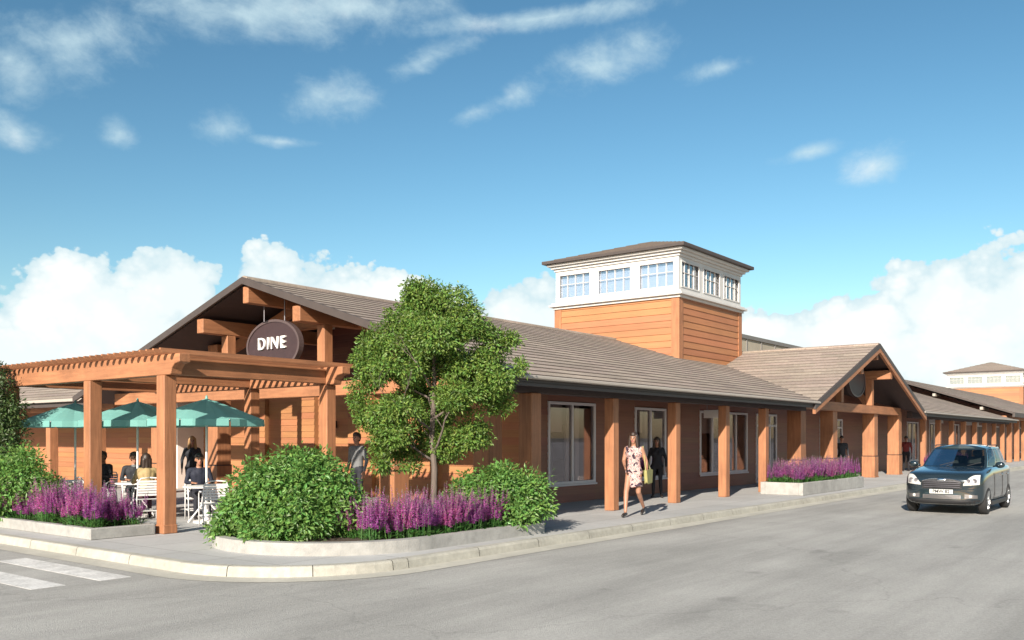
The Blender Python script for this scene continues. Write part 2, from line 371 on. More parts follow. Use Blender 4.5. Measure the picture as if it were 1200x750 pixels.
for pts in (((9.4,659),(35.6,655),(155.6,677),(127.5,682)), ((-60,654),(-30,650.5),(84.,687.),(56,691)), ((-150,644.5),(-116,642),(6,696),(-32,702))):
    pass
def G(px, py, z=-.14):
    d = 1056*(1.7-z)/(py-513); r = d*(px-600)/1056; return (r*sA+d*cA, -r*cA+d*sA)
for k in range(5):
    x0 = 5.92-k*.86; mb = MB(); mb.box(x0-.02, x0+.40, 11.28, 14.3, -.139, -.1362); struct('road_marking', mb, M['paint_white'])

# ------------------------------------------------------------------ roof and wall builders
def roof_plane(mb, P, y_eave, y_ridge, z_eave, z_ridge, rng, n, swap=False, tile=.95, lip=.024, th=.16):
    """stepped courses from the eave to the ridge. rng(yfrac) -> list of (x0, x1). swap exchanges x and y. P flips direction"""
    def V(x, y, z): return (y, x, z) if swap else (x, y, z)
    for i in range(n):
        t0, t1 = i/n, (i+1)/n
        ya, yb = y_eave+(y_ridge-y_eave)*t0, y_eave+(y_ridge-y_eave)*t1
        za, zb = z_eave+(z_ridge-z_eave)*t0, z_eave+(z_ridge-z_eave)*t1
        for (a0, a1), (b0, b1) in zip(rng(t0), rng(t1)):
            if max(a1-a0, b1-b0) < .02: continue
            N = max(1, int(round(max(a1-a0, b1-b0)/tile))); sh = random.random()*.5
            xs = [0]+[min(1, max(0, (k+sh*(0<k<N))/N)) for k in range(1, N)]+[1]
            for k in range(N):
                u, v = xs[k], xs[k+1]
                x00, x01 = a0+(a1-a0)*u, a0+(a1-a0)*v; x10, x11 = b0+(b1-b0)*u, b0+(b1-b0)*v
                mb.face([V(x00,ya,za+lip), V(x01,ya,za+lip), V(x11,yb,zb+.002), V(x10,yb,zb+.002)], 0)
                mb.face([V(x00,ya,za-.004), V(x01,ya,za-.004), V(x01,ya,za+lip), V(x00,ya,za+lip)], 1)
def siding(mb, p0, p1, z0, z1, nrm, h=.2, clip=None, m=0, lap=.022):
    """lapped boards on a vertical wall from p0 to p1; clip(z) -> (t0,t1) range along it"""
    p0, p1, nrm = Vector((*p0,0)), Vector((*p1,0)), Vector((*nrm,0))
    k0 = math.floor(z0/h+1e-6)
    z = k0*h
    while z < z1-1e-4:
        a, b = max(z, z0), min(z+h, z1)
        t0, t1 = clip((a+b)/2) if clip else (0, 1)
        if t1 > t0 and b-a > .01:
            L_ = (p1-p0).length*(t1-t0); N = max(1, int(L_/3.2)); off = random.random()
            ts = [t0]+sorted(t0+(t1-t0)*min(.98, max(.02, (k+off-.5)/N)) for k in range(1, N))+[t1]
            for u, v in zip(ts, ts[1:]):
                q0, q1 = p0.lerp(p1, u), p0.lerp(p1, v)
                lo, hi = nrm*lap, nrm*.003
                A_ = [q0+lo+Vector((0,0,a)), q1+lo+Vector((0,0,a)), q1+hi+Vector((0,0,b)), q0+hi+Vector((0,0,b))]
                i = len(mb.v); mb.v += [tuple(x) for x in A_]+[tuple(q0+Vector((0,0,a))), tuple(q1+Vector((0,0,a)))]
                mb.f += [(i,i+1,i+2,i+3), (i+4,i+5,i+1,i)]; mb.m += [m, m]
        z += h
ZE, ZR, YE, YR, XG = 2.93, 5.68, 10.5, 19.1, 13.66
SL = (ZR-ZE)/(YR-YE)
def zroof(y): return ZE+SL*min(y-YE, 2*YR-YE-y)

# ------------------------------------------------------------------ the restaurant building with its long arcade
bld = empty('restaurant_building', (14, 19.1, 0), 'long low cedar clad restaurant and shop arcade with tiled roof, gables and columned walk', 'building')
XB2 = 69.9
# dormer over the entrance: apex X=37.45
XD, ZD, HD, ZDE = 37.45, 5.43, 7.45, 2.80
SD = (ZD-ZDE)/HD
def dormer_gap(z):
    """x range of the entrance gable at main-roof height z"""
    w = HD-(z-ZDE)/SD
    return XD-w, XD+w
def main_rng(t):
    z = ZE+(ZR-ZE)*t; a, b = dormer_gap(z)
    if b <= a: return [(XG, XD), (XD, XB2)]
    return [(XG, max(XG,a+.02)), (b-.02, XB2)]
roof = MB(); roof_plane(roof, 1, YE, YR, ZE, ZR, main_rng, 22)
roof_plane(roof, 1, 2*YR-YE, YR, ZE, ZR, lambda t: [(XG, XB2)], 22, tile=6)
for k in range(60):
    x0 = XG+(XB2-XG)*k/60; roof.prism([(YR-.16,ZR-.035),(YR-.15,ZR+.02),(YR,ZR+.07),(YR+.15,ZR+.02),(YR+.16,ZR-.035)], 'x', x0, x0+(XB2-XG)/60-.012, 0)
# underside: front slope (two runs beside the entrance), back slope
TH = .15
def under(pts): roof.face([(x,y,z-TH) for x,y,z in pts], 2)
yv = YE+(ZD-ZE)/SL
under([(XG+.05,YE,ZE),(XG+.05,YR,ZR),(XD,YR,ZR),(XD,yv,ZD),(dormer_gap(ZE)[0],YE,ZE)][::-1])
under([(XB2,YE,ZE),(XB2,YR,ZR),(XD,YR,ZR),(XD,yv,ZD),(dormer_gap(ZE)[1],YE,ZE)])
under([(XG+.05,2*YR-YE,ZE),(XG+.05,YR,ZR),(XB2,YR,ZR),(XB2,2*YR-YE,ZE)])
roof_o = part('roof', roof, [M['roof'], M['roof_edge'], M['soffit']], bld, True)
# fascia boards along the rake and the eaves
for s_ in (1, -1):
    mb = MB(); e = YR-s_*(YR-YE)
    pl = [(YR,ZR+.035),(e,ZE+.035),(e,ZE-.14),(YR,ZR-.14)]
    mb.prism(pl, 'x', XG-.05, XG+.02); part('rake_board', mb, M['dark_trim'], bld, True)
a, b = dormer_gap(ZE)
for x0, x1 in ((XG+.02, a+.05), (b-.05, XB2)):
    mb = MB(); mb.box(x0, x1, YE+.02, YE+.07, ZE-.22, ZE-.012); part('fascia', mb, M['dark_trim'], bld, True)
    mb = MB(); mb.box(x0-.02, x1, YE-.09, YE+.018, ZE-.085, ZE-.006); part('gutter', mb, M['gutter'], bld, True, bevel=.02)
# entrance gable roof
dr = MB()
def drng(side):
    def f(t):
        z = ZDE+(ZD-ZDE)*t; return [(YE, YE+max(0,(z-ZE)/SL)+.03)]
    return f
roof_plane(dr, 1, XD-HD, XD, ZDE, ZD, drng(0), 19, swap=True)
roof_plane(dr, 1, XD+HD, XD, ZDE, ZD, drng(0), 19, swap=True)
for k in range(8):
    y0 = YE+k*.98; dr.prism([(XD-.16,ZD-.035),(XD-.15,ZD+.02),(XD,ZD+.07),(XD+.15,ZD+.02),(XD+.16,ZD-.035)], 'y', y0, y0+.97, 0)
for s_ in (-1, 1):
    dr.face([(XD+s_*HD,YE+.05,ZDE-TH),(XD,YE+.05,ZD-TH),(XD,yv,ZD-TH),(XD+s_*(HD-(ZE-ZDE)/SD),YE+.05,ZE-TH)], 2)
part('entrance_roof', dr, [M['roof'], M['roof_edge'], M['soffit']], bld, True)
for s_ in (1, -1):
    mb = MB(); e = XD-s_*HD
    mb.prism([(XD,ZD+.035),(e,ZDE+.035),(e,ZDE-.15),(XD,ZD-.15)], 'y', YE-.05, YE+.02); part('rake_board', mb, M['dark_trim'], bld, True)
    mb = MB(); mb.prism([(XD,ZD-.152),(e+s_*.02,ZDE-.145),(e+s_*.02,ZDE-.30),(XD,ZD-.32)], 'y', YE-.04, YE+.06); part('rake_beam', mb, M['cedar_x'], bld, True)

def gable_frame(T, half, zap, slope, tie_z, u=1.97, back=.94, along='y'):
    """T(a,b): plan point a along the gable from the middle, b behind the rake edge"""
    ga = 'cedar_y' if along == 'y' else 'cedar_x'; gb = 'cedar_x' if along == 'y' else 'cedar_y'
    def bx(name, a0, a1, b0, b1, z0, z1, mt, bv=.012):
        p, q = T(a0, b0), T(a1, b1); mb = MB()
        mb.box(min(p[0],q[0]), max(p[0],q[0]), min(p[1],q[1]), max(p[1],q[1]), z0, z1); return part(name, mb, M[mt], bld, True, bevel=bv)
    zu = zap-slope*u-TH-.02                                        # underside of the roof above the purlins
    bx('ridge_beam', -.11, .11, .06, 4.2, zap-TH-.46, zap-TH-.04, gb)
    for s_ in (-1, 1):
        bx('purlin', s_*u-.14, s_*u+.14, .06, 4.2, zu-.42, zu-.05, gb)
        bx('gable_post', s_*u-.135, s_*u+.135, back-.135, back+.135, tie_z+.002, zu-.422, 'cedar_v')
        # raking strut inside the gable
        p = T(s_*(half-.9), back+1.05); q = T(s_*.15, back+1.05); mb = MB()
        mb.bar((p[0],p[1],zap-slope*(half-.9)-TH-.2), (q[0],q[1],zap-slope*.15-TH-.22), .16, .26); part('rafter', mb, M[ga], bld, True)
    bx('collar_beam', -u+.142, u-.142, back+.85, back+1.03, zu-.32, zu-.06, ga)
    w = (zap-TH-.02-tie_z)/slope
    bx('tie_beam', -w+.05, w-.05, back-.16, back+.16, tie_z-.34, tie_z, ga)
gable_frame(lambda a, b: (XG+b, YR+a), YR-YE, ZR, SL, 3.05, along='y')
gable_frame(lambda a, b: (XD+a, YE+b), HD, ZD, SD, 3.06, along='x')
# big square piers
def pier(x, y, w, z1):
    mb = MB(); h = w/2
    mb.box(x-h, x+h, y-h, y+h, .0, .90, 0); mb.box(x-h-.012, x+h+.012, y-h-.012, y+h+.012, .90, .925, 1)
    mb.box(x-h+.02, x+h-.02, y-h+.02, y+h-.02, .925, z1, 0); mb.box(x-h-.02, x+h+.02, y-h-.02, y+h+.02, 0, .05, 0)
    return part('pier', mb, [M['cedar_v'], M['dark_trim']], bld, True, bevel=.01)
for y in (12.6, 15.5, 22.6, 25.6): pier(15.35, y, .50, zroof(y)-TH-.05)
mb = MB(); mb.box(15.2, 15.5, 11.4, 26.8, 2.62, 2.70)
for x in (31.4, 34.8, 40.1, 43.9):
    pier(x, 11.62, .54, 2.9 if abs(x-XD) > 4 else 2.72)
# slim columns along the walk, and the beam on top
def column(x, y, w, z1, root=None):
    mb = MB(); h = w/2
    mb.box(x-h, x+h, y-h, y+h, .0, z1, 0)
    return part('column', mb, M['cedar_v'], root or bld, True, bevel=.014)
for x, w in ((14.9,.34),(18.1,.25),(21.2,.25),(24.25,.25),(27.15,.25)): column(x, 11.1, w, 2.62)
for k in range(8): column(47.+3*k, 11.1, .25, 2.62)
for x0, x1 in ((14.2, 30.6), (44.4, XB2)):
    mb = MB(); mb.box(x0, x1, 10.98, 11.22, 2.622, 2.93); part('porch_beam', mb, M['soffit'], bld, True, bevel=.01)  # soffit colour here paints in the shade under the eave
# walls with their openings
YW, XW = 13.4, 18.0
wins = [(18.72,20.95,.48,2.64,2),(23.1,25.0,.47,2.6,2),(27.35,31.2,.47,2.6,4),(32.0,34.0,.03,2.6,3),(35.9,36.9,.03,2.6,1),(38.9,41.9,.03,2.55,4),(45.2,47.4,.4,2.6,2),
        (49.6,51.0,.03,2.6,2),(53,55.4,.4,2.6,2),(58,60.4,.4,2.6,2),(63,66,.4,2.6,3)]
wall = MB()
edges = XW
def wl(x0, x1, z0, z1):
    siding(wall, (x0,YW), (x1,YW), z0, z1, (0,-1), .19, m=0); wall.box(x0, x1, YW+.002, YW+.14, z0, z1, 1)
ZT = 3.82
x = XW
for (a, b, z0, z1, n_) in wins:
    wl(x, a, 0, ZT); wl(a, b, 0, z0); wl(a, b, z1, ZT); x = b
wl(x, XB2, 0, ZT)
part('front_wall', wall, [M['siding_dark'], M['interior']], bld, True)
# the wall behind the entrance gable
mb = MB()
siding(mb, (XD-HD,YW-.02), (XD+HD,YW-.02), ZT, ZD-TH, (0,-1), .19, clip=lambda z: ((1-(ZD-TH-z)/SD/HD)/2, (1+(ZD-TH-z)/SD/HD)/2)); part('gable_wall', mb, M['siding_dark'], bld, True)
mb = MB(); Y0, Y1 = YW, 2*YR-YE-.3
siding(mb, (XW,Y1), (XW,Y0), 0, 3.04, (-1,0), .19)
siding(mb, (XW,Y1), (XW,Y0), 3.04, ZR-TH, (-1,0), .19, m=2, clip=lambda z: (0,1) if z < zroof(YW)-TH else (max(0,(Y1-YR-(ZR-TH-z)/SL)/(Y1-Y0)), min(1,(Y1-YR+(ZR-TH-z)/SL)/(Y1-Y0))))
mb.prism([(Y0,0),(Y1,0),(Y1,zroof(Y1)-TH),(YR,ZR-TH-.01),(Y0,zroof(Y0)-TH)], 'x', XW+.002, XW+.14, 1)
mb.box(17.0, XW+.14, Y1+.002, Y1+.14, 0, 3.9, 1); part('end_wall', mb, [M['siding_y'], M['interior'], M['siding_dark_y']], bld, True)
for y, w in ((19.4,.5),(16.9,.4),(24.2,.4),(21.8,.4)):             # shallow pilasters with darker recess between
    mb = MB(); siding(mb, (XW-.16,y+w), (XW-.16,y-w), 0, 3.0, (-1,0), .19); mb.box(XW-.158, XW-.02, y-w, y+w, 0, 3.0); part('pilaster', mb, M['siding_y'], bld, True)
mb = MB(); mb.box(XW-.05, XW+.14, YW-.05, YW+.16, 0, ZT); part('corner_board', mb, M['cedar_v'], bld, True, bevel=.008)
# rooms behind the glass
mb = MB(); mb.box(XW+.2, XB2-.2, 17.6, 17.7, 0, ZT, 0); mb.box(XW+.16, XB2-.2, YW+.16, 17.6, .004, .02, 1); mb.box(XW+.16, XB2-.2, YW+.16, 17.7, 3.0, 3.06, 0)
for x_ in (26.0, 31.6, 35.0, 43.5, 52, 61): mb.box(x_, x_+.12, YW+.2, 17.58, .02, 2.99, 0)
part('interior', mb, [M['interior'], M['interior_floor']], bld, True)
for (a, b, z0, z1, n_) in wins:
    w = b-a
    for q in ((a+.05, a+w*.40, YW+.16, YW+.19, 1.85, 2.6), (a+w*.53, a+w*.62, YW+.22, YW+.26, max(z0,.05), 2.6), (a+w*.78, a+w*.86, YW+.30, YW+.34, max(z0,.05), 2.6), (a+w*.2, a+w*.95, YW+3.2, YW+3.25, .9, 2.7)):
        mb = MB(); mb.box(*q); part('interior_panel', mb, M['interior'], bld, True)
    for q in ((a+w*.12, a+w*.5, YW+.8, YW+1.4, .021, 1.62), (a+w*.70, a+w*.97, YW+.95, YW+1.5, .021, 2.05)):
        e = empty('display_cabinet', (q[0], q[2], 0), 'dark display cabinet standing behind the shop glass', 'cabinet', 'cabinets behind the shop windows')
        mb = MB(); x0, x1, y0, y1, zz0, zz1 = q; mb.box(x0,x1,y0,y1,zz0,.15); mb.box(x0,x1,y1-.03,y1,.15,zz1-.03); mb.box(x0,x1,y0,y1,zz1-.03,zz1); mb.box(x0,x0+.03,y0,y1-.03,.15,zz1-.03); mb.box(x1-.03,x1,y0,y1-.03,.15,zz1-.03); part('cabinet_frame', mb, M['interior_dark'], e, True)
        for k in range(1, 4):
            zz = .15+(zz1-.2)*k/4; mb = MB(); mb.box(x0+.032,x1-.032,y0+.01,y1-.035,zz,zz+.025); part('shelf', mb, M['interior_dark'], e, True)
def window(root, x0, x1, z0, z1, n, y, fr=.075, rail=None):
    mb = MB(); f = fr
    mb.box(x0, x0+f, y-.05, y+.07, z0, z1); mb.box(x1-f, x1, y-.05, y+.07, z0, z1)
    mb.box(x0+f, x1-f, y-.05, y+.07, z0, z0+f); mb.box(x0+f, x1-f, y-.05, y+.07, z1-f, z1)
    for k in range(1, n):
        c = x0+(x1-x0)*k/n; mb.box(c-f*.5, c+f*.5, y-.045, y+.065, z0+f, z1-f)
    if z0 < .2:                                                    # glazed doors: a rail over the leaves
        mb.box(x0+f, x1-f, y-.04, y+.06, 2.12, 2.2)
    mb.box(x0-.04, x1+.04, y-.075, y-.052, z0-.05, z0+.0)
    w = part('window', mb, M['alu'], root, True, bevel=.006)
    mb = MB(); mb.box(x0+f, x1-f, y+.0, y+.008, z0+f, z1-f); part('pane', mb, M['glass'], w, True)
    return w
for q in wins: window(bld, *q[:5], YW)

# ------------------------------------------------------------------ roof towers
def tower(root, cx, cy, h, zb, z1, z2, nw, pane='tower_glass', pane_backing='blind'):
    """h half width; siding zb..z1, white window band z1..z2, hip roof above"""
    tb = MB()
    for (p, q, nr, m_) in (((cx-h,cy+h),(cx-h,cy-h),(-1,0),0),((cx-h,cy-h),(cx+h,cy-h),(0,-1),1),((cx+h,cy-h),(cx+h,cy+h),(1,0),0),((cx+h,cy+h),(cx-h,cy+h),(0,1),1)):
        siding(tb, p, q, zb, z1, nr, .26, m=m_, lap=.03)
    for sx in (-1, 1):
        for sy in (-1, 1):
            x, y = cx+sx*h, cy+sy*h
            tb.box(min(x-sx*.30,x+sx*.04), max(x-sx*.30,x+sx*.04), min(y-sy*.30,y+sy*.04), max(y-sy*.30,y+sy*.04), zb, z1, 2)
    tb.box(cx-h+.05, cx+h-.05, cy-h+.05, cy+h-.05, z1-.1, z1-.02, 2)
    body = part('tower_body', tb, [M['siding_y'], M['siding_x'], M['cedar_v']], root, True)
    tr = MB()
    for (e, a, b) in ((.10,z1,z1+.10),(.22,z1+.102,z1+.2),(.14,z1+.202,z1+.27)): tr.box(cx-h-e, cx+h+e, cy-h-e, cy+h+e, a, b)
    for (e, a, b) in ((.06,z2-.30,z2-.2),(.16,z2-.198,z2-.1),(.28,z2-.098,z2)): tr.box(cx-h-e, cx+h+e, cy-h-e, cy+h+e, a, b)
    part('cornice', tr, M['white'], body, True, bevel=.012)
    za, zc = z1+.272, z2-.302
    fr = MB(); rects = []
    hw = 2*h/nw
    for side in range(4):
        def V(a, d): # a along, d outwards
            return [(cx-h-d, cy+a), (cx+a, cy-h-d), (cx+h+d, cy-a), (cx-a, cy+h+d)][side]
        def bx(a0, a1, d0, d1, zz0, zz1):
            p, q = V(a0, d0), V(a1, d1); fr.box(min(p[0],q[0]), max(p[0],q[0]), min(p[1],q[1]), max(p[1],q[1]), zz0, zz1)
        e = .17
        bx(-h+.002, h-.002, -.05, .0, za, za+.15); bx(-h+.002, h-.002, -.05, .0, zc-.14, zc)
        for k in range(nw+1):
            c = -h+hw*k; bx(max(-h+.002,c-e), min(h-.002,c+e), -.05, .0, za+.15, zc-.14)
        for k in range(nw):
            a0, a1 = -h+hw*k+e, -h+hw*(k+1)-e
            fr2 = [(a0, a1, -.02, .025, za+.15, za+.20), (a0, a1, -.02, .025, zc-.19, zc-.14), (a0, a0+.05, -.02, .025, za+.20, zc-.19), (a1-.05, a1, -.02, .025, za+.20, zc-.19)]
            for q in fr2: bx(*q)
            for j in range(1, 4): c = a0+(a1-a0)*j/4; bx(c-.010, c+.010, -.07, -.03, za+.20, zc-.19)
            zz = (za+zc)/2+.09; bx(a0+.05, a1-.05, -.072, -.032, zz-.010, zz+.010)
            p, q = V(a0+.05, -.085), V(a1-.05, -.075); rects.append((min(p[0],q[0]), max(p[0],q[0]), min(p[1],q[1]), max(p[1],q[1]), za+.20, zc-.19))
    part('window_band', fr, M['white'], body, True)
    for r_ in rects:
        mb = MB(); mb.box(*r_); part('pane', mb, M[pane], body, True)
    mb = MB(); mb.box(cx-h+.3, cx+h-.3, cy-h+.3, cy+h-.3, z1, z1+.3); mb.box(cx-h+.1, cx+h-.1, cy-h+.1, cy+h-.1, zc-.02, zc+.05); part('tower_interior', mb, M['white'], body, True)
    mb = MB(); q = h-.16; mb.box(cx-q, cx+q, cy-q, cy+q, za+.1, zc-.06); part('window_blind', mb, M[pane_backing], body, True)  # added box behind the panes to set how bright they look
    rf = MB(); e = h+.43; rise = .30*e; n = 9
    for side in range(4):
        for i in range(n):
            a, b = e*(1-i/n), e*(1-(i+1)/n); z0_, z1_ = z2+.10+rise*i/n, z2+.10+rise*(i+1)/n
            q = [(-a,-a,z0_+.03),(a,-a,z0_+.03),(b,-b,z1_),(-b,-b,z1_)]; q2 = [(-a,-a,z0_),(a,-a,z0_),(a,-a,z0_+.03),(-a,-a,z0_+.03)]
            for qq, m_ in ((q,0),(q2,1)):
                rf.face([(cx+x*[1,0,-1,0][side]-y*[0,1,0,-1][side], cy+x*[0,1,0,-1][side]+y*[1,0,-1,0][side], z) for x,y,z in qq], m_)
    rf.box(cx-e, cx+e, cy-e, cy+e, z2+.002, z2+.1, 2)
    part('tower_roof', rf, [M['roof'], M['roof_edge'], M['dark_trim']], body, True)
tower(bld, 34.15, 19.05, 2.88, 4.4, 7.10, 9.00, 3)

# ------------------------------------------------------------------ second arcade building further along the street
b2 = empty('shop_building', (69, 19, 0), 'far cedar arcade building with dark overhanging gable, white windowed tower and many columns', 'building')
ZE2, XE2, XG2 = 3.40, 150., 68.3
ZR2 = ZE2+.335*8.6; SL2 = .335
mb = MB(); roof_plane(mb, 1, YE, YR, ZE2, ZR2, lambda t: [(XG2, XE2)], 22, tile=3.)
roof_plane(mb, 1, 2*YR-YE, YR, ZE2, ZR2, lambda t: [(XG2, XE2)], 22, tile=12)
mb.face([(XG2,YE,ZE2-.2),(XE2,YE,ZE2-.2),(XE2,YR,ZR2-.2),(XG2,YR,ZR2-.2)][::-1], 2); mb.face([(XG2,2*YR-YE,ZE2-.2),(XE2,2*YR-YE,ZE2-.2),(XE2,YR,ZR2-.2),(XG2,YR,ZR2-.2)], 2)
part('roof', mb, [M['roof'], M['roof_edge'], M['soffit']], b2, True)
for s_ in (1, -1):
    e = YR-s_*8.6; mb = MB(); mb.prism([(YR,ZR2+.04),(e,ZE2+.04),(e,ZE2-.10),(YR,ZR2-.10)], 'x', XG2-.06, XG2+.02); part('rake_board', mb, M['dark_trim'], b2, True)
for yy in (12.4, 15.4):
    zz = ZE2+SL2*(yy-YE)-.2; mb = MB(); mb.box(XG2-.2, XG2+2, yy-.09, yy+.09, zz-.22, zz-.03); part('purlin', mb, M['gutter'], b2, True)
mb = MB(); mb.box(XG2+.02, XE2, YE-.09, YE+.06, ZE2-.3, ZE2-.01); part('fascia', mb, M['dark_trim'], b2, True)
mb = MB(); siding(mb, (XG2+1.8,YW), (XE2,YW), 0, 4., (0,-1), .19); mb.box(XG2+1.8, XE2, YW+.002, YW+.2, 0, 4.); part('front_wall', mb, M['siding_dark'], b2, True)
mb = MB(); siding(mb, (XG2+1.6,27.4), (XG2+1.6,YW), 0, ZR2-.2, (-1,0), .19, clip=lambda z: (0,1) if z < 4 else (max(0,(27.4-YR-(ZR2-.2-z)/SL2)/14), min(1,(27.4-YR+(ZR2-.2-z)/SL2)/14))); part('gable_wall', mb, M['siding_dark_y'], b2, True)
for k in range(12):
    x0 = 71+k*6.2; mb = MB(); mb.box(x0, x0+3., YW-.06, YW+.0, .4, 2.6, 0); w = part('window', mb, M['alu'], b2, True); mb = MB(); mb.box(x0+.08, x0+1.46, YW-.075, YW-.062, .5, 2.5); mb.box(x0+1.54, x0+2.92, YW-.075, YW-.062, .5, 2.5); part('pane', mb, M['interior_dark'], w, True)
for k in range(26): column(70.6+3.05*k, 11.1, .32, 2.95, b2)
mb = MB(); mb.box(XG2+.3, XE2, 10.95, 11.25, 2.952, 3.2); part('porch_beam', mb, M['cedar_x'], b2, True)
tower(b2, 113.6, 19.7, 3.7, 4.6, 7.2, 8.9, 4, 'tower_glass', 'blind_grey')

# ------------------------------------------------------------------ rear wing along the side street
wg = empty('wing_building', (16, 34, 0), 'low cedar wing with grey roof edge and square columns behind the teal umbrellas', 'building')
XWE, YA, YB = 14.35, 27.75, 58.
mb = MB()
roof_plane(mb, 1, XWE, XWE+8, 2.98, 2.98+2.6, lambda t: [(YA+8*t*.0, YB)], 20, swap=True, tile=2.)
mb.face([(XWE,YA,2.83),(XWE,YB,2.83),(XWE+8,YB,5.43),(XWE+8,YA,5.43)], 2)
part('roof', mb, [M['roof'], M['roof_edge'], M['soffit']], wg, True)
mb = MB(); mb.box(XWE-.09, XWE+.02, YA, YB, 2.88, 2.975); part('gutter', mb, M['gutter'], wg, True)
mb = MB(); mb.box(XWE+.022, XWE+.08, YA, YB, 2.72, 2.96); part('fascia', mb, M['dark_trim'], wg, True)
mb = MB(); siding(mb, (17.2,YB), (17.2,27.42), 0, 3.7, (-1,0), .19); mb.box(17.202, 17.4, 27.42, YB, 0, 3.7); part('front_wall', mb, M['siding_y'], wg, True)
for y in (29.1, 32.4, 35.7, 39, 42.3): column(15.2, y, .30, 2.6, wg)
mb = MB(); mb.box(15.06, 15.34, YA+.2, YB, 2.602, 2.92); part('porch_beam', mb, M['cedar_y'], wg, True)
mb = MB(); mb.prism([(XWE,2.9),(XWE+8,5.45),(XWE+8,2.0),(XWE+2.9,2.0)], 'y', YB-.1, YB); part('end_panel', mb, M['soffit'], wg, True)
# taller flat-roofed block behind the arcade
fb = empty('flat_roofed_block', (45, 26, 0), 'pale beige flat roofed block with thin dark joints showing behind the tiled roof', 'building')
mb = MB(); mb.box(45.5, 75, 24, 40, 0, 8.15); part('wall', mb, M['parapet'], fb, True)
mb = MB(); mb.box(45.4, 75.1, 23.9, 40.1, 8.152, 8.4); part('coping', mb, M['parapet_cap'], fb, True)
for k in range(12):
    mb = MB(); mb.box(46.2+k*2.4, 46.3+k*2.4, 23.93, 23.998, 0, 8.15); part('wall_joint', mb, M['parapet_cap'], fb, True)
# ------------------------------------------------------------------ pergola
pg = empty('pergola', (8.9, 14.7, 0), 'open cedar pergola with slatted top and square posts at the street corner', 'pergola')
PX, PY = (8.9, 12.6), (14.7, 17.3, 20.85)
for x in PX:
    for y in PY:
        mb = MB(); h = .125
        mb.box(x-h, x+h, y-h, y+h, 0, 2.808); mb.box(x-h-.012, x+h+.012, y-h-.012, y+h+.012, 0, .16)
        part('post', mb, M['cedar_v'], pg, True, bevel=.014)
for x in PX:                                   # beams along the side street, lower corner of each end cut back in a curve
    for dx in (0,):
        y0, y1 = 14.12, 21.45
        prof = [(y0,3.17),(y1,3.17),(y1,3.02)]+[(y1-.05-.22*math.sin(a), 3.02-.2*(1-math.cos(a))) for a in (R(30),R(60),R(90))]+[(y1-.3,2.81),(y0+.3,2.81)]+[(y0+.05+.22*math.sin(a), 3.02-.2*(1-math.cos(a))) for a in (R(90),R(60),R(30))]+[(y0,3.02)]
        mb = MB(); mb.prism(prof, 'x', x-.11, x+.11); part('beam', mb, M['cedar_y'], pg, True, bevel=.01)
for y in PY:
    mb = MB(); mb.box(PX[0]+.112, PX[1]-.112, y-.075, y+.075, 2.83, 3.14); part('cross_beam', mb, M['cedar_x'], pg, True, bevel=.01)
for k in range(33):
    y = 14.28+k*.218
    mb = MB(); mb.prism([(8.52,3.25),(13.0,3.25),(13.0,3.22),(12.95,3.172),(8.57,3.172),(8.52,3.22)], 'y', y-.026, y+.026); part('slat', mb, M['cedar_x'], pg, True)

# ------------------------------------------------------------------ DINE sign, second oval sign, small blade signs
M['sign_board'] = mat('sign_board', (.042,.024,.026), .5, .12, (6,6,6), big=.1)
M['sign_rim'] = mat('sign_rim', (.085,.06,.06), .45, .1, (5,5,5))
M['letter'] = mat('letter_white', (.80,.79,.76), .5, .03, (3,3,3))
M['steel'] = mat('steel_rod', (.18,.17,.19), .4, .1, (3,3,3), metal=.6)
def oval(mb, c, a, b, d0, d1, T, m, n=40):
    ring0 = [T(c[0]+a*math.cos(2*math.pi*k/n), d0, c[1]+b*math.sin(2*math.pi*k/n)) for k in range(n)]
    ring1 = [T(c[0]+a*math.cos(2*math.pi*k/n), d1, c[1]+b*math.sin(2*math.pi*k/n)) for k in range(n)]
    mb.mesh(ring0+ring1, [tuple(range(n)), tuple(range(2*n-1,n-1,-1))]+[(k,(k+1)%n,n+(k+1)%n,n+k) for k in range(n)], m)
def oval_sign(loc, rz, label, text, rod_z):
    r = empty('hanging_oval_sign', loc, label, 'sign', None, rz)
    T = lambda a, d, z: (a, d, z)              # faces local -y
    mb = MB(); oval(mb, (0,0), 1.06, .65, -.05, .05, T, 0); part('board', mb, M['sign_board'], r)
    mb = MB(); n = 48
    for k in range(n):
        a, b = 2*math.pi*k/n, 2*math.pi*(k+1)/n
        P = lambda t, s, y: (1.085*s*math.cos(t), y, (.675*s if s > .97 else .65*s)*math.sin(t))
        q = [P(a,1,-.075),P(b,1,-.075),P(b,.94,-.075),P(a,.94,-.075),P(a,1,.075),P(b,1,.075),P(b,.94,.075),P(a,.94,.075)]
        mb.mesh(q, [(0,1,2,3),(7,6,5,4),(0,4,5,1),(3,2,6,7)])
    part('rim', mb, M['sign_rim'], r)
    for x in (-.42,.42):
        mb = MB(); mb.tube([(x,0,.62),(x,0,rod_z)], .016, 6); part('rod', mb, M['steel'], r)
    if text:
        cu = bpy.data.curves.new('sign_text', 'FONT'); cu.body = text; cu.size = .44; cu.extrude = .025; cu.offset = .003; cu.align_x = 'CENTER'; cu.align_y = 'CENTER'; cu.space_character = 1.22
        to = bpy.data.objects.new('tmp', cu); C.objects.link(to)
        dg = bpy.context.evaluated_depsgraph_get(); me = bpy.data.meshes.new_from_object(to.evaluated_get(dg)); bpy.data.objects.remove(to)
        me.materials.clear(); me.materials.append(M['letter']); me.name = 'lettering'
        o = link('lettering', me, r); o.rotation_euler = (R(90),0,0); o.location = (0,-.08,.05)
    return r
oval_sign((XG+.94, 19.1, 4.07), R(-90), 'dark oval hanging sign with white letters DINE in the pergola side gable', 'DINE', 1.15)
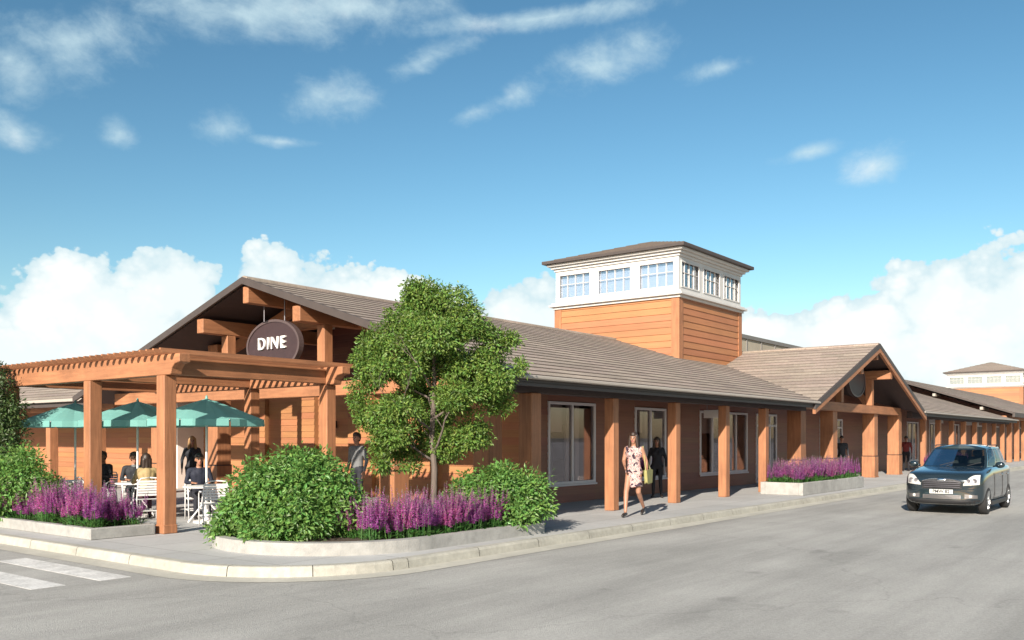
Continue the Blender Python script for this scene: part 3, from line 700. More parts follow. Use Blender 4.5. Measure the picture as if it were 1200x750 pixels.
oval_sign((XD, YE+.92, 4.02), 0, 'dark oval hanging sign in the shaded gable over the shop entrance', None, 1.0)
M['blade'] = mat('blade_sign_white', (.68,.66,.66), .5, .04, (3,3,3))
for (x, y, z, lb) in ((53.1,11.9,2.62,'small white hanging sign under the eave just past the entrance gable'),(62.6,11.9,2.62,'small white hanging sign farther along the arcade, near the dark rake'),(26.6,12.5,2.46,'small pale hanging sign above the windows before the long planter')):
    e = empty('blade_sign', (x,y,z), lb, 'sign'); mb = MB(); mb.box(-.03,.03,-.36,.36,-.13,.13); part('board', mb, M['blade'], e, bevel=.01)
    for yy in (-.25,.25): mb = MB(); mb.tube([(0,yy,.13),(0,yy,.42 if x > 30 else .6)], .01, 6); part('rod', mb, M['steel'], e)
# wall lamps on the end wall
M['lamp'] = mat('lamp_bronze', (.06,.045,.04), .4, .1, (3,3,3), metal=.5)
for y in (20.6, 18.2):
    e = empty('wall_lamp', (XW-.03, y, 2.1), 'bronze cone wall lamp on the cedar wall behind the pergola'+(', nearer the teal umbrellas' if y > 19 else ', nearer the tree'), 'wall lamp')
    mb = MB(); mb.box(-.03,.0,-.05,.05,-.1,.1); mb.tube([(-.02,0,.05),(-.16,0,.08)], .012, 6); part('bracket', mb, M['lamp'], e)
    mb = MB(); mb.lathe([(.03,.1),(.05,.08),(.13,-.1),(.125,-.1),(.04,.06)], (-.17,0,0), 14); part('lamp_shade', mb, M['lamp'], e, smooth=True)

# ------------------------------------------------------------------ umbrellas, tables, chairs
def umb_mat():
    m = mat('umbrella_canvas', (.185,.44,.405), .8, .06, (6,6,6), big=.06, translucent=.3); return m
M['canvas'] = umb_mat()
M['metal_white'] = mat('white_tube', (.68,.67,.66), .35, .03, (3,3,3), spec=.5)
M['table_white'] = mat('white_table_top', (.72,.71,.69), .35, .03, (3,3,3))
UL = ['teal patio umbrella nearest the corner, over the man in navy', 'teal patio umbrella in the middle of the three', 'teal patio umbrella farthest from the corner, by the bushy shrub']
def make_umbrella():
    r = empty('patio_umbrella', (0,0,0), 'x', 'umbrella', 'teal umbrellas under the pergola')
    mb = MB(); mb.tube([(0,0,.04),(0,0,2.52)], .024, 10); part('pole', mb, M['metal_white'], r, smooth=True)
    mb = MB(); mb.lathe([(.0,.0),(.26,.0),(.26,.04),(.06,.07),(.045,.25),(.03,.26)], n=20); part('base', mb, M['metal_white'], r)
    n = 8; Rr, zt, zr = 1.17, 2.49, 2.06; mb = MB(); K = 6
    def pt(k, f):  # canopy point on rib k (float k between ribs sags)
        a = 2*math.pi*k/n+math.pi/8; fr = abs(k-round(k))*2
        rr = Rr*f*(1-.075*fr**1.3); z = zt-(zt-zr)*(f**1.12)-.045*fr*f*(1-f)*2+.0
        return (rr*math.cos(a), rr*math.sin(a), z)
    for k in range(n):
        for j in range(4):
            u, v = k+j/4, k+(j+1)/4
            for i in range(K):
                f0, f1 = i/K, (i+1)/K
                mb.face([pt(u,f0), pt(u,f1), pt(v,f1), pt(v,f0)] if i else [pt(u,f1), pt(v,f1), (0,0,zt)])
    c = part('canopy', mb, M['canvas'], r, smooth=False)
    mb = MB()
    for k in range(n):
        for j in range(4):
            u, v = k+j/4+.02*(j==0), k+(j+1)/4-.02*(j==3)
            p, q = pt(u,1), pt(v,1)
            mb.face([p, q, (q[0]*1.006,q[1]*1.006,q[2]-.13), (p[0]*1.006,p[1]*1.006,p[2]-.13)])
    part('valance', mb, M['canvas'], c)
    for k in range(n):
        mb = MB(); a, b = pt(k,.02), pt(k,1); mb.tube([(a[0],a[1],a[2]-.02),((a[0]+b[0])/2,(a[1]+b[1])/2,(a[2]+b[2])/2-.01),(b[0],b[1],b[2]-.015)], .008, 5); part('rib', mb, M['metal_white'], r)
    mb = MB(); mb.lathe([(0,.08),(.02,.06),(.03,.0)], (0,0,zt-.01), 10); part('finial', mb, M['canvas'], r)
    return r
umb0 = make_umbrella()
UP = [(10.55,15.97),(10.4,18.3),(10.04,20.3)]
for i, (x, y) in enumerate(UP):
    o = umb0 if i == 0 else copy_tree(umb0); o.location = (x,y,0); o.rotation_euler.z = R((10,4,17)[i]); o['label'] = UL[i]
def make_table():
    r = empty('cafe_table', (0,0,0), 'x', 'table', 'round white tables under the umbrellas')
    mb = MB(); mb.lathe([(.03,.70),(.44,.70),(.455,.712),(.455,.724),(.44,.735),(.03,.735)], n=32); part('tabletop', mb, M['table_white'], r)
    for k in range(4):
        a = math.pi/4+k*math.pi/2; mb = MB(); mb.tube([(.06*math.cos(a),.06*math.sin(a),.70),(.09*math.cos(a),.09*math.sin(a),.35),(.36*math.cos(a),.36*math.sin(a),.0)], .016, 6); part('leg', mb, M['metal_white'], r)
    mb = MB(); mb.tube([(.085*math.cos(2*math.pi*k/16),.085*math.sin(2*math.pi*k/16),.36) for k in range(17)], .008, 5); part('ring', mb, M['metal_white'], r)
    return r
tab0 = make_table()
TL = ['round white cafe table at the man in navy, nearest the corner', 'round white cafe table between the suited man and the woman in khaki', 'round white cafe table under the farthest teal umbrella']
for i, (x, y) in enumerate(UP):
    o = tab0 if i == 0 else copy_tree(tab0); o.location = (x,y,0); o['label'] = TL[i]
M['sling'] = mat('chair_slats', (.62,.61,.60), .5, .04, (3,3,3))
def make_chair():
    """faces local +y"""
    r = empty('cafe_chair', (0,0,0), 'x', 'chair', 'white metal chairs on the terrace')
    for s in (-1, 1):
        mb = MB(); mb.tube([(s*.235,.22,0),(s*.245,.21,.44),(s*.245,.2,.62),(s*.245,.12,.665),(s*.24,-.2,.665)], .013, 8); part('front_leg', mb, M['metal_white'], r, smooth=True)
        mb = MB(); mb.tube([(s*.225,-.28,0),(s*.235,-.2,.44),(s*.225,-.27,.80),(s*.17,-.295,.87),(0,-.30,.885)], .013, 8); part('back_frame', mb, M['metal_white'], r, smooth=True)
    mb = MB()
    for k in range(7): y = -.19+k*.065; mb.box(-.23,.23,y-.025,y+.025,.435-.02*math.sin(k/6*math.pi),.448-.02*math.sin(k/6*math.pi))
    part('seat', mb, M['sling'], r)
    mb = MB()
    for k in range(6):
        z = .53+k*.055; y = -.215-.0*(k)-(z-.44)*.19; mb.box(-.225,.225,y-.006,y+.006,z-.021,z+.021)
    part('backrest', mb, M['sling'], r)
    mb = MB(); mb.tube([(-.23,.2,.2),(.23,.2,.2)], .01, 6); mb.tube([(-.226,-.25,.2),(.226,-.25,.2)], .01, 6); mb.tube([(-.228,-.25,.2),(-.236,.2,.2)], .01, 6); mb.tube([(.228,-.25,.2),(.236,.2,.2)], .01, 6); part('stretcher', mb, M['metal_white'], r)
    return r
ch0 = make_chair(); used = [False]
def face_to(x, y, tx, ty): return math.atan2(ty-y, tx-x)-math.pi/2
SEATS = {}
def chair(key, x, y, tx, ty, label):
    o = copy_tree(ch0) if used[0] else ch0; used[0] = True
    o.location = (x,y,0); o.rotation_euler.z = face_to(x,y,tx,ty); o['label'] = label; SEATS[key] = (x,y,o.rotation_euler.z)
chair('navy', 10.86, 16.72, *UP[0], 'white metal chair under the seated man in navy')
chair('empty', 10.2, 15.2, *UP[0], 'empty white metal chair half hidden by the big round shrub')
chair('suit', 10.78, 19.12, *UP[1], 'white metal chair under the man in dark suit and pale shirt')
chair('khaki', 10.12, 17.45, *UP[1], 'white metal chair under the woman in khaki top')
chair('e2', 9.55, 18.5, *UP[1], 'empty white metal chair behind the purple flowers, at the middle table')
chair('dark', 10.9, 20.75, *UP[2], 'white metal chair under the person in black at the farthest table')
chair('e3', 9.2, 20.3, *UP[2], 'empty white metal chair at the farthest table, by the bushy shrub')

# ------------------------------------------------------------------ planters
def trough(label, x0, x1, y0, y1, h, t=.14):
    e = empty('planter', ((x0+x1)/2,(y0+y1)/2,0), label, 'planter')
    mb = MB(); mb.box(x0,x1,y0,y0+t,0,h); mb.box(x0,x1,y1-t,y1,0,h); mb.box(x0,x0+t,y0+t,y1-t,0,h); mb.box(x1-t,x1,y0+t,y1-t,0,h)
    part('wall', mb, M['concrete'], e, True, bevel=.012)
    mb = MB(); n = 16; m_ = max(2, int(n*(y1-y0)/(x1-x0)))
    nx, ny = (int((x1-x0-2*t)/.2)+1, int((y1-y0-2*t)/.2)+1)
    V = [[(x0+t+(x1-x0-2*t)*i/nx, y0+t+(y1-y0-2*t)*j/ny, h-.04+random.uniform(-.012,.02)) for j in range(ny+1)] for i in range(nx+1)]
    for i in range(nx):
        for j in range(ny): mb.face([V[i][j],V[i+1][j],V[i+1][j+1],V[i][j+1]])
    part('soil', mb, M['soil'], e, True, smooth=True)
    return e
trough('low concrete planter along the side street with shrub and purple flowers', 7.50, 8.66, 14.66, 23.2, .19)
trough('pale concrete planter box before the shop entrance, full of purple flowers', 26.05, 31.9, 9.45, 10.75, .37)
trough('pale concrete planter box beyond the entrance gable, partly behind the car', 44.6, 50.2, 9.5, 10.75, .37)
# curved corner bed
def bed_outline(o):
    """o: inset"""
    pts = [(13.05-o, 12.35-o), (13.05-o, 9.40+o)]
    cx, cy, r = 10.05, 11.42, 2.02-o
    for k in range(21):
        a = R(270)-R(118)*k/20; pts.append((cx+r*math.cos(a), cy+r*math.sin(a)))
    pts.append((9.0+o*.3, 12.9-o)); pts.append((10.6, 12.9-o))
    return pts
e = empty('planter', (10.6, 11, 0), 'curved low concrete planter at the corner kerb with tree, shrubs and flowers', 'planter')
o_, i_ = bed_outline(0), bed_outline(.2); n = len(o_)
mb = MB(); hz = .185
for k in range(n):
    j = (k+1)%n; A0, A1, B0, B1 = o_[k], o_[j], i_[k], i_[j]
    q = [(*A0,0),(*A1,0),(*A1,hz),(*A0,hz),(*B0,hz),(*B1,hz),(*B0,hz-.1),(*B1,hz-.1)]
    mb.mesh(q, [(0,1,2,3),(3,2,5,4),(4,5,7,6)])
part('wall', mb, M['concrete'], e, True)
mb = MB(); cen = (10.9, 11.2, hz-.02)
for k in range(n):
    j = (k+1)%n; prev = None
    for s in range(6):
        f0, f1 = s/6, (s+1)/6
        L2 = lambda p, f: (p[0]+(cen[0]-p[0])*f, p[1]+(cen[1]-p[1])*f, hz-.05+.06*f)
        mb.face([L2(i_[k],f0), L2(i_[j],f0), L2(i_[j],f1), L2(i_[k],f1)])
part('soil', mb, M['soil'], e, True)

# ------------------------------------------------------------------ leaves, tree, shrubs, flowers
M['leaf_tree'] = mat('tree_leaf', (.138,.230,.045), .5, .1, (5,5,5), island=.5, hue=.03, translucent=.42)
M['leaf_shrub'] = mat('shrub_leaf', (.135,.265,.062), .45, .1, (5,5,5), island=.45, hue=.025, translucent=.42)
M['leaf_dark'] = mat('dark_leaf', (.060,.105,.030), .5, .1, (5,5,5), island=.4, hue=.03, translucent=.3)
M['leaf_low'] = mat('flower_leaf', (.07,.18,.04), .5, .1, (5,5,5), island=.35, hue=.02, translucent=.3)
M['bark'] = mat('bark', (.12,.095,.08), .9, .3, (16,16,5), .7, (30,30,8))
M['petal'] = mat('purple_petal', (.50,.15,.42), .6, .1, (5,5,5), island=.35, hue=.025, translucent=.4)
M['petal_pink'] = mat('pink_purple_petal', (.58,.19,.44), .6, .1, (5,5,5), island=.35, hue=.03, translucent=.4)
M['petal_violet'] = mat('violet_petal', (.48,.15,.43), .6, .1, (5,5,5), island=.35, hue=.025, translucent=.4)
def rdir():
    z = random.uniform(-1,1); a = random.uniform(0,2*math.pi); r = math.sqrt(1-z*z); return Vector((r*math.cos(a), r*math.sin(a), z))
def leaf(mb, p, d, up, L_, w, m=0):
    """pointed leaf folded along its midrib"""
    d = d.normalized(); s = d.cross(up)
    if s.length < .05: s = d.orthogonal()
    s.normalize(); u = s.cross(d)
    a, b = p+d*L_*.42+s*w+u*w*.35, p+d*L_*.42-s*w+u*w*.35; t = p+d*L_-u*L_*.12
    n = len(mb.v); mb.v += [tuple(p), tuple(a), tuple(t), tuple(b)]; mb.f += [(n,n+1,n+2),(n,n+2,n+3)]; mb.m += [m, m]
def crown(mb, blobs, count, L_, seed, hole=.42, nscale=2.2, inner=.25, m=0):
    rnd = random.Random(seed); tot = sum(b[1]**2 for b in blobs); off = Vector((seed*3.1, seed*1.7, 0))
    made = 0
    for c, r, sq in blobs:
        k = int(count*r*r/tot); c = Vector(c)
        for _ in range(k):
            # twig-sized tufts
            dn = Vector((rnd.gauss(0,1), rnd.gauss(0,1), rnd.gauss(0,1))).normalized()
            rad = r*(1-abs(rnd.gauss(0,.16))) if rnd.random() > inner else r*rnd.uniform(.3,.9)
            q = c+Vector((dn.x, dn.y, dn.z*sq))*rad
            nv = noise.noise(q*nscale+off)+.5*noise.noise(q*nscale*2.3+off)
            if nv < -hole+.0: continue
            q += dn*nv*.22*r
            for _ in range(rnd.randint(3,5)):
                j = Vector((rnd.gauss(0,1), rnd.gauss(0,1), rnd.gauss(0,1)))
                d = (dn*.25+j*.8+Vector((0,0,-.2))); up = (dn*1.0+Vector((0,0,.45))+Vector((j.y,j.z,j.x))*.38)
                leaf(mb, q+j*L_*.55, d, up, L_*rnd.uniform(.7,1.25), L_*rnd.uniform(.2,.3), m)
    return mb
def limb(mb, p, d, L_, r, depth, rnd, n=7, ends=None):
    pts = [Vector(p)]; rad = [r]; d = Vector(d).normalized()
    for i in range(5):
        d = (d+Vector((rnd.gauss(0,.11), rnd.gauss(0,.11), rnd.gauss(.03,.07)))).normalized(); pts.append(pts[-1]+d*L_/5); rad.append(r*(1-.13*(i+1)))
    mb.tube(pts, rad, n)
    if ends is not None and depth <= 1: ends.append(pts[-1])
    if depth:
        for k in range(rnd.randint(2,3)):
            i = rnd.randint(2,5); a = Vector((rnd.gauss(0,1), rnd.gauss(0,1), rnd.uniform(.0,.9))); limb(mb, pts[i], d*.6+a*.55, L_*.66, rad[i]*.62, depth-1, rnd, max(4,n-2), ends)
# corner tree
tr = empty('small_tree', (11.87, 11.0, .14), 'young leafy green tree with slim trunk in the curved corner planter', 'tree')
rnd = random.Random(3)
mb = MB(); pts = [(0,0,0),(.01,.0,.1),(.03,.015,.5),(.01,-.02,1.0),(-.02,.02,1.6),(.03,.0,2.4),(0,0,3.2),(.02,.02,3.9)]
mb.tube(pts, [.10,.070,.060,.056,.050,.040,.025,.01], 10); trunk = part('trunk', mb, M['bark'], tr, smooth=True)
mb = MB()
for z, a, L_ in ((1.05,10,.9),(1.15,140,.95),(1.3,250,.9),(1.5,60,1.0),(1.65,190,1.1),(1.9,310,1.0),(2.2,100,.95),(2.4,220,.9),(2.7,0,.8),(3.0,130,.7),(3.2,270,.6)):
    limb(mb, (0,0,z), (math.cos(R(a)),math.sin(R(a)),.65), L_, .026, 2, rnd)
part('limbs', mb, M['bark'], tr, smooth=True)
def V3(px, py, d, base=(0,0,0)):
    r = d*(px-600)/1056; return (r*sA+d*cA-base[0], -r*cA+d*sA-base[1], 1.7-(py-513)*d/1056-base[2])
tb_ = tuple(tr.location)
blobs = []
for (px_, py_, d_, r_, sq) in ((498,352,16.1,.36,.95),(530,360,16.0,.40,.9),(480,378,16.2,.44,.9),(548,385,16.0,.44,.9),(515,392,15.7,.50,.8),(448,402,16.2,.36,.9),(575,405,16.1,.36,.85),(470,425,15.9,.50,.8),
        (545,430,16.2,.42,.85),(580,440,16.1,.38,.8),(440,440,16.0,.32,.85),(505,372,16.6,.5,.9),(500,430,16.7,.60,.9),(440,488,15.8,.34,.7),(470,480,15.6,.36,.6),(462,508,15.7,.34,.7),(446,520,15.8,.20,.9),(447,545,15.7,.15,.9),
        (560,470,16.0,.44,.55),(588,474,16.2,.25,.8),(578,455,16.4,.32,.8),(530,462,15.7,.34,.6),(555,510,16.3,.36,.6),(525,520,16.4,.40,.6),(500,480,17.0,.62,.9),(470,520,16.7,.40,.7),(600,400,16,.16,.9),(424,420,16,.17,.9),(420,466,16,.2,.8),(487,340,16.,.2,1.1),(607,430,16.1,.15,.8),(410,455,16,.13,.9),(478,545,16.1,.22,.7)):
    blobs.append((V3(px_, py_, d_, tb_), r_, sq))
mb = MB(); crown(mb, blobs, 24000, .068, 5, hole=.12, nscale=2.6, inner=.2); part('crown', mb, M['leaf_tree'], tr)
# shrubs
def shrub(name, label, base, blobs, count, L_, seed, mt, stems=9, hole=.35):
    e = empty(name, base, label, 'shrub'); rn = random.Random(seed); mb = MB()
    for k in range(stems):
        a = 2*math.pi*k/stems+rn.uniform(-.2,.2); b = rn.choice(blobs)[0]
        mb.tube([(.12*math.cos(a),.12*math.sin(a),-.03), (b[0]*.4+.12*math.cos(a), b[1]*.4+.12*math.sin(a), .35), (b[0]*.85,b[1]*.85,max(.4,b[2]))], [.022,.016,.006], 6)
    part('stems', mb, M['bark'], e)
    mb = MB(); crown(mb, blobs, count, L_, seed, hole=hole, nscale=3., inner=.22); part('foliage', mb, M[mt], e)
    return e
def pb(base, L_): return [(V3(p, y, d, base), r, s) for p, y, d, r, s in L_]
b1 = (9.25, 11.45, .15)
shrub('round_shrub', 'large round bright green shrub at the rounded corner of the curved planter', b1, pb(b1, ((336,585,14.3,.80,.85),(300,578,14.3,.50,.9),(372,572,14.4,.58,.9),(330,553,14.4,.42,.9),(355,552,14.6,.38,.9),(285,610,14.0,.42,.8),(400,600,14.2,.45,.9),(345,612,13.7,.5,.8),(265,620,14.1,.24,.8),(310,625,13.6,.32,.7),(376,550,14.5,.28,.9),(404,588,14.6,.28,.9))), 6200, .086, 11, 'leaf_shrub', 12, .24)
b1 = (12.45, 10.45, .15)
shrub('round_shrub', 'smaller rounded green shrub at the straight end of the curved planter', b1, pb(b1, ((590,582,16.1,.56,.8),(560,575,16.3,.44,.85),(618,578,16.2,.42,.9),(590,562,16.3,.34,.8),(632,592,16.1,.26,.9),(545,588,16.2,.32,.9),(600,600,15.7,.36,.6))), 3500, .086, 12, 'leaf_shrub', 9, .26)
b1 = (8.05, 18.7, .15)
shrub('bushy_shrub', 'wide bushy green shrub in the low side street planter', b1, pb(b1, ((30,572,17.4,.62,.8),(5,565,17.9,.62,.9),(55,575,17.2,.32,.8),(20,545,17.6,.45,.8),(-25,570,18,.7,.9),(66,582,17.,.18,.9),(-5,585,17.2,.5,.8))), 4000, .086, 13, 'leaf_shrub', 9, .28)
b1 = (8.1, 21.3, .15)
shrub('tall_shrub', 'tall dark leafy shrub rising beside the pergola beam end', b1, pb(b1, ((2,480,18.9,.42,1.1),(-8,455,18.9,.38,1.1),(8,510,18.8,.40,1.1),(-25,490,19.2,.6,1.2),(0,535,18.6,.42,1.),(-20,440,19.2,.42,1.))), 2400, .085, 14, 'leaf_dark', 7, .36)
# flowering plants: three kinds of clump, copied
def clump(kind, seed):
    rn = random.Random(seed); pet = ('petal','petal_pink','petal_violet')[kind]
    lf = MB()
    for _ in range(46):
        a = rn.uniform(0,6.283); r = rn.uniform(.02,.19); d = Vector((math.cos(a), math.sin(a), rn.uniform(.15,1.2)))
        leaf(lf, Vector((r*math.cos(a), r*math.sin(a), rn.uniform(0,.16))), d, Vector((0,0,1)), rn.uniform(.08,.15), rn.uniform(.02,.034))
    st = MB(); pt_ = MB()
    for _ in range(22):
        a = rn.uniform(0,6.283); r = .17*math.sqrt(rn.random()); p = Vector((r*math.cos(a), r*math.sin(a), .02)); H = rn.uniform(.34,.80)
        tilt = Vector((math.cos(a), math.sin(a), 0))*rn.uniform(.0,.16)+Vector((rn.gauss(0,.07), rn.gauss(0,.07), 0)); top = p+Vector((0,0,H))+tilt*H
        st.tube([p, (p+top)/2-tilt*.03, top], [.004,.0035,.002], 4)
        sp = rn.uniform(.5,.66); n = 19
        for i in range(n):
            f = 1-sp+sp*i/n; q = p.lerp(top, f); w = .025*(1-.75*((f-(1-sp))/sp)**1.6)+.004
            for _k in range(3):
                b = rn.uniform(0,6.283); d = Vector((math.cos(b), math.sin(b), rn.uniform(.1,.9)))
                leaf(pt_, q, d, Vector((0,0,1)), w*1.9, w*.62)
    return lf.data('leaves', M['leaf_low']), st.data('stems', M['leaf_low']), pt_.data('flower_spikes', M[pet])
CL = [clump(k%3, 40+k) for k in range(6)]
def plant(x, y, z, label, group, s=1., kinds=(0,1,2,3,4,5)):
    k = random.choice(kinds); e = empty('flowering_plant', (x,y,z), label, 'flowers', group, random.uniform(0,6.28)); e.scale = (s*random.uniform(.9,1.15), s*random.uniform(.9,1.15), s*random.uniform(.74,1.2))
    for nme, me in zip(('leaves','stems','flower_spikes'), CL[k]): link(nme, me, e)
random.seed(21)
def fill(x0, x1, y0, y1, z, nx, ny, label, group, s, skip=None, kinds=(0,1,2,3,4,5)):
    for i in range(nx):
        for j in range(ny):
            x = x0+(x1-x0)*(i+.5+random.uniform(-.32,.32))/nx; y = y0+(y1-y0)*(j+.5+random.uniform(-.32,.32))/ny
            if skip and skip(x, y): continue
            plant(x, y, z, label, group, s, kinds)
fill(7.68, 8.5, 14.85, 18.6, .15, 3, 13, 'purple flower spikes in the low side street planter', 'purple flowers in the side street planter', .9)
fill(9.35, 12.35, 9.62, 10.75, .13, 12, 4, 'purple and pink flower spikes in the curved corner planter', 'purple flowers in the corner planter', .88,
     lambda x, y: (x-10.05)**2+(y-11.42)**2 > 1.72**2 and x < 10.05 or (x-12.45)**2+(y-10.5)**2 < .42**2 or (x > 11.9 and y < 9.9 and random.random() < .5))
fill(26.2, 31.75, 9.6, 10.6, .32, 18, 4, 'purple flower spikes in the planter box before the entrance', 'purple flowers before the entrance', .88)
fill(44.8, 50., 9.65, 10.6, .32, 12, 3, 'purple flower spikes in the planter box beyond the entrance gable', 'purple flowers beyond the entrance', .88)
# ------------------------------------------------------------------ people
def flat(name, col, rough=.7, **k): 
    if name not in M: M[name] = mat(name, col, rough, k.pop('var', .1), k.pop('scale', (9,9,9)), **k)
    return M[name]
flat('skin', (.33,.165,.105), .5); flat('skin_dark', (.17,.08,.05), .5); flat('hair_brown', (.028,.015,.010), .5, scale=(60,60,12)); flat('hair_blond', (.30,.17,.07), .5, scale=(60,60,12)); flat('hair_black', (.012,.010,.010), .45, scale=(60,60,12))
flat('eye', (.015,.012,.012), .2); flat('lip', (.34,.10,.09), .5); flat('cloth_navy', (.010,.013,.028), .8, scale=(7,7,3)); flat('cloth_black', (.012,.011,.016), .8, scale=(7,7,3)); flat('cloth_white', (.55,.55,.53), .8, scale=(7,7,3))
flat('cloth_grey', (.14,.145,.15), .8, scale=(7,7,3)); flat('cloth_khaki', (.34,.25,.12), .8, scale=(7,7,3)); flat('cloth_charcoal', (.018,.02,.026), .8, scale=(7,7,3)); flat('cloth_red', (.20,.03,.03), .8, scale=(7,7,3)); flat('shoe', (.02,.016,.015), .35); flat('cloth_trouser', (.015,.016,.024), .8, scale=(7,7,3)); flat('cloth_plum', (.09,.03,.045), .8)
def floral():
    m = bpy.data.materials.new('floral_cloth'); m.use_nodes = True; t = m.node_tree; L = t.links.new; b = t.nodes['Principled BSDF']; b.inputs['Roughness'].default_value = .75
    tc = nn(t, 'ShaderNodeTexCoord'); n0 = nn(t, 'ShaderNodeTexNoise'); n0.inputs['Scale'].default_value = 11; n0.inputs['Detail'].default_value = 3; L(tc.outputs['Object'], n0.inputs['Vector'])
    r = nn(t, 'ShaderNodeValToRGB'); r.color_ramp.interpolation = 'CONSTANT'; L(n0.outputs['Fac'], r.inputs['Fac'])
    e = r.color_ramp.elements; e[0].position = 0; e[0].color = (.03,.015,.03,1); e[1].position = .43; e[1].color = (.44,.35,.33,1)
    for p, c in ((.50,(.52,.18,.16,1)),(.545,(.48,.40,.38,1)),(.60,(.10,.03,.05,1)),(.64,(.42,.33,.31,1))): k = e.new(p); k.color = c
    L(r.outputs['Color'], b.inputs['Base Color']); return m
M['floral'] = floral()

def remeshed(name, caps, mats, voxel, parent, smooth=2):
    """caps: (p0, r0, p1, r1, material index). One continuous surface round all of them; each face takes the material of the nearest limb"""
    mb = MB()
    for p0, r0, p1, r1, m in caps:
        p0, p1 = Vector(p0), Vector(p1); d = p1-p0
        if d.length < 1e-4: mb.ball(p0, r0, 0, 14, 9); continue
        n = max(2, int(d.length/.05)); pts = []; rad = []
        u = d.normalized()
        for a in (-1,-.94,-.8,-.55,-.28): pts.append(p0+u*r0*a); rad.append(r0*math.sqrt(max(.0004,1-a*a)))
        for i in range(n+1): pts.append(p0.lerp(p1, i/n)); rad.append(r0+(r1-r0)*i/n)
        for a in (.28,.55,.8,.94,1): pts.append(p1+u*r1*a); rad.append(r1*math.sqrt(max(.0004,1-a*a)))
        mb.tube(pts, rad, 12)
    me0 = mb.data('tmp', []); o = bpy.data.objects.new('tmp', me0); C.objects.link(o)
    md = o.modifiers.new('r', 'REMESH'); md.mode = 'VOXEL'; md.voxel_size = voxel; md.use_smooth_shade = True
    sm = o.modifiers.new('s', 'SMOOTH'); sm.iterations = smooth; sm.factor = .5
    dg = bpy.context.evaluated_depsgraph_get(); me = bpy.data.meshes.new_from_object(o.evaluated_get(dg)); bpy.data.objects.remove(o); bpy.data.meshes.remove(me0)
    me.materials.clear(); me.name = name
    for mm in mats: me.materials.append(M[mm])
    cc = [(Vector(a), r0, Vector(b)-Vector(a), r1, m) for a, r0, b, r1, m in caps]
    idx = []
    for pol in me.polygons:
        q = pol.center; best = 9; bm_ = 0
        for a, r0, d, r1, m in cc:
            L2 = d.length_squared; t = 0 if L2 < 1e-8 else min(1, max(0, (q-a).dot(d)/L2)); v = (q-a-d*t).length-(r0+(r1-r0)*t)
            if v < best: best = v; bm_ = m
        idx.append(bm_)
    me.polygons.foreach_set('material_index', idx); me.polygons.foreach_set('use_smooth', [True]*len(idx)); me.update()
    return link(name, me, parent)

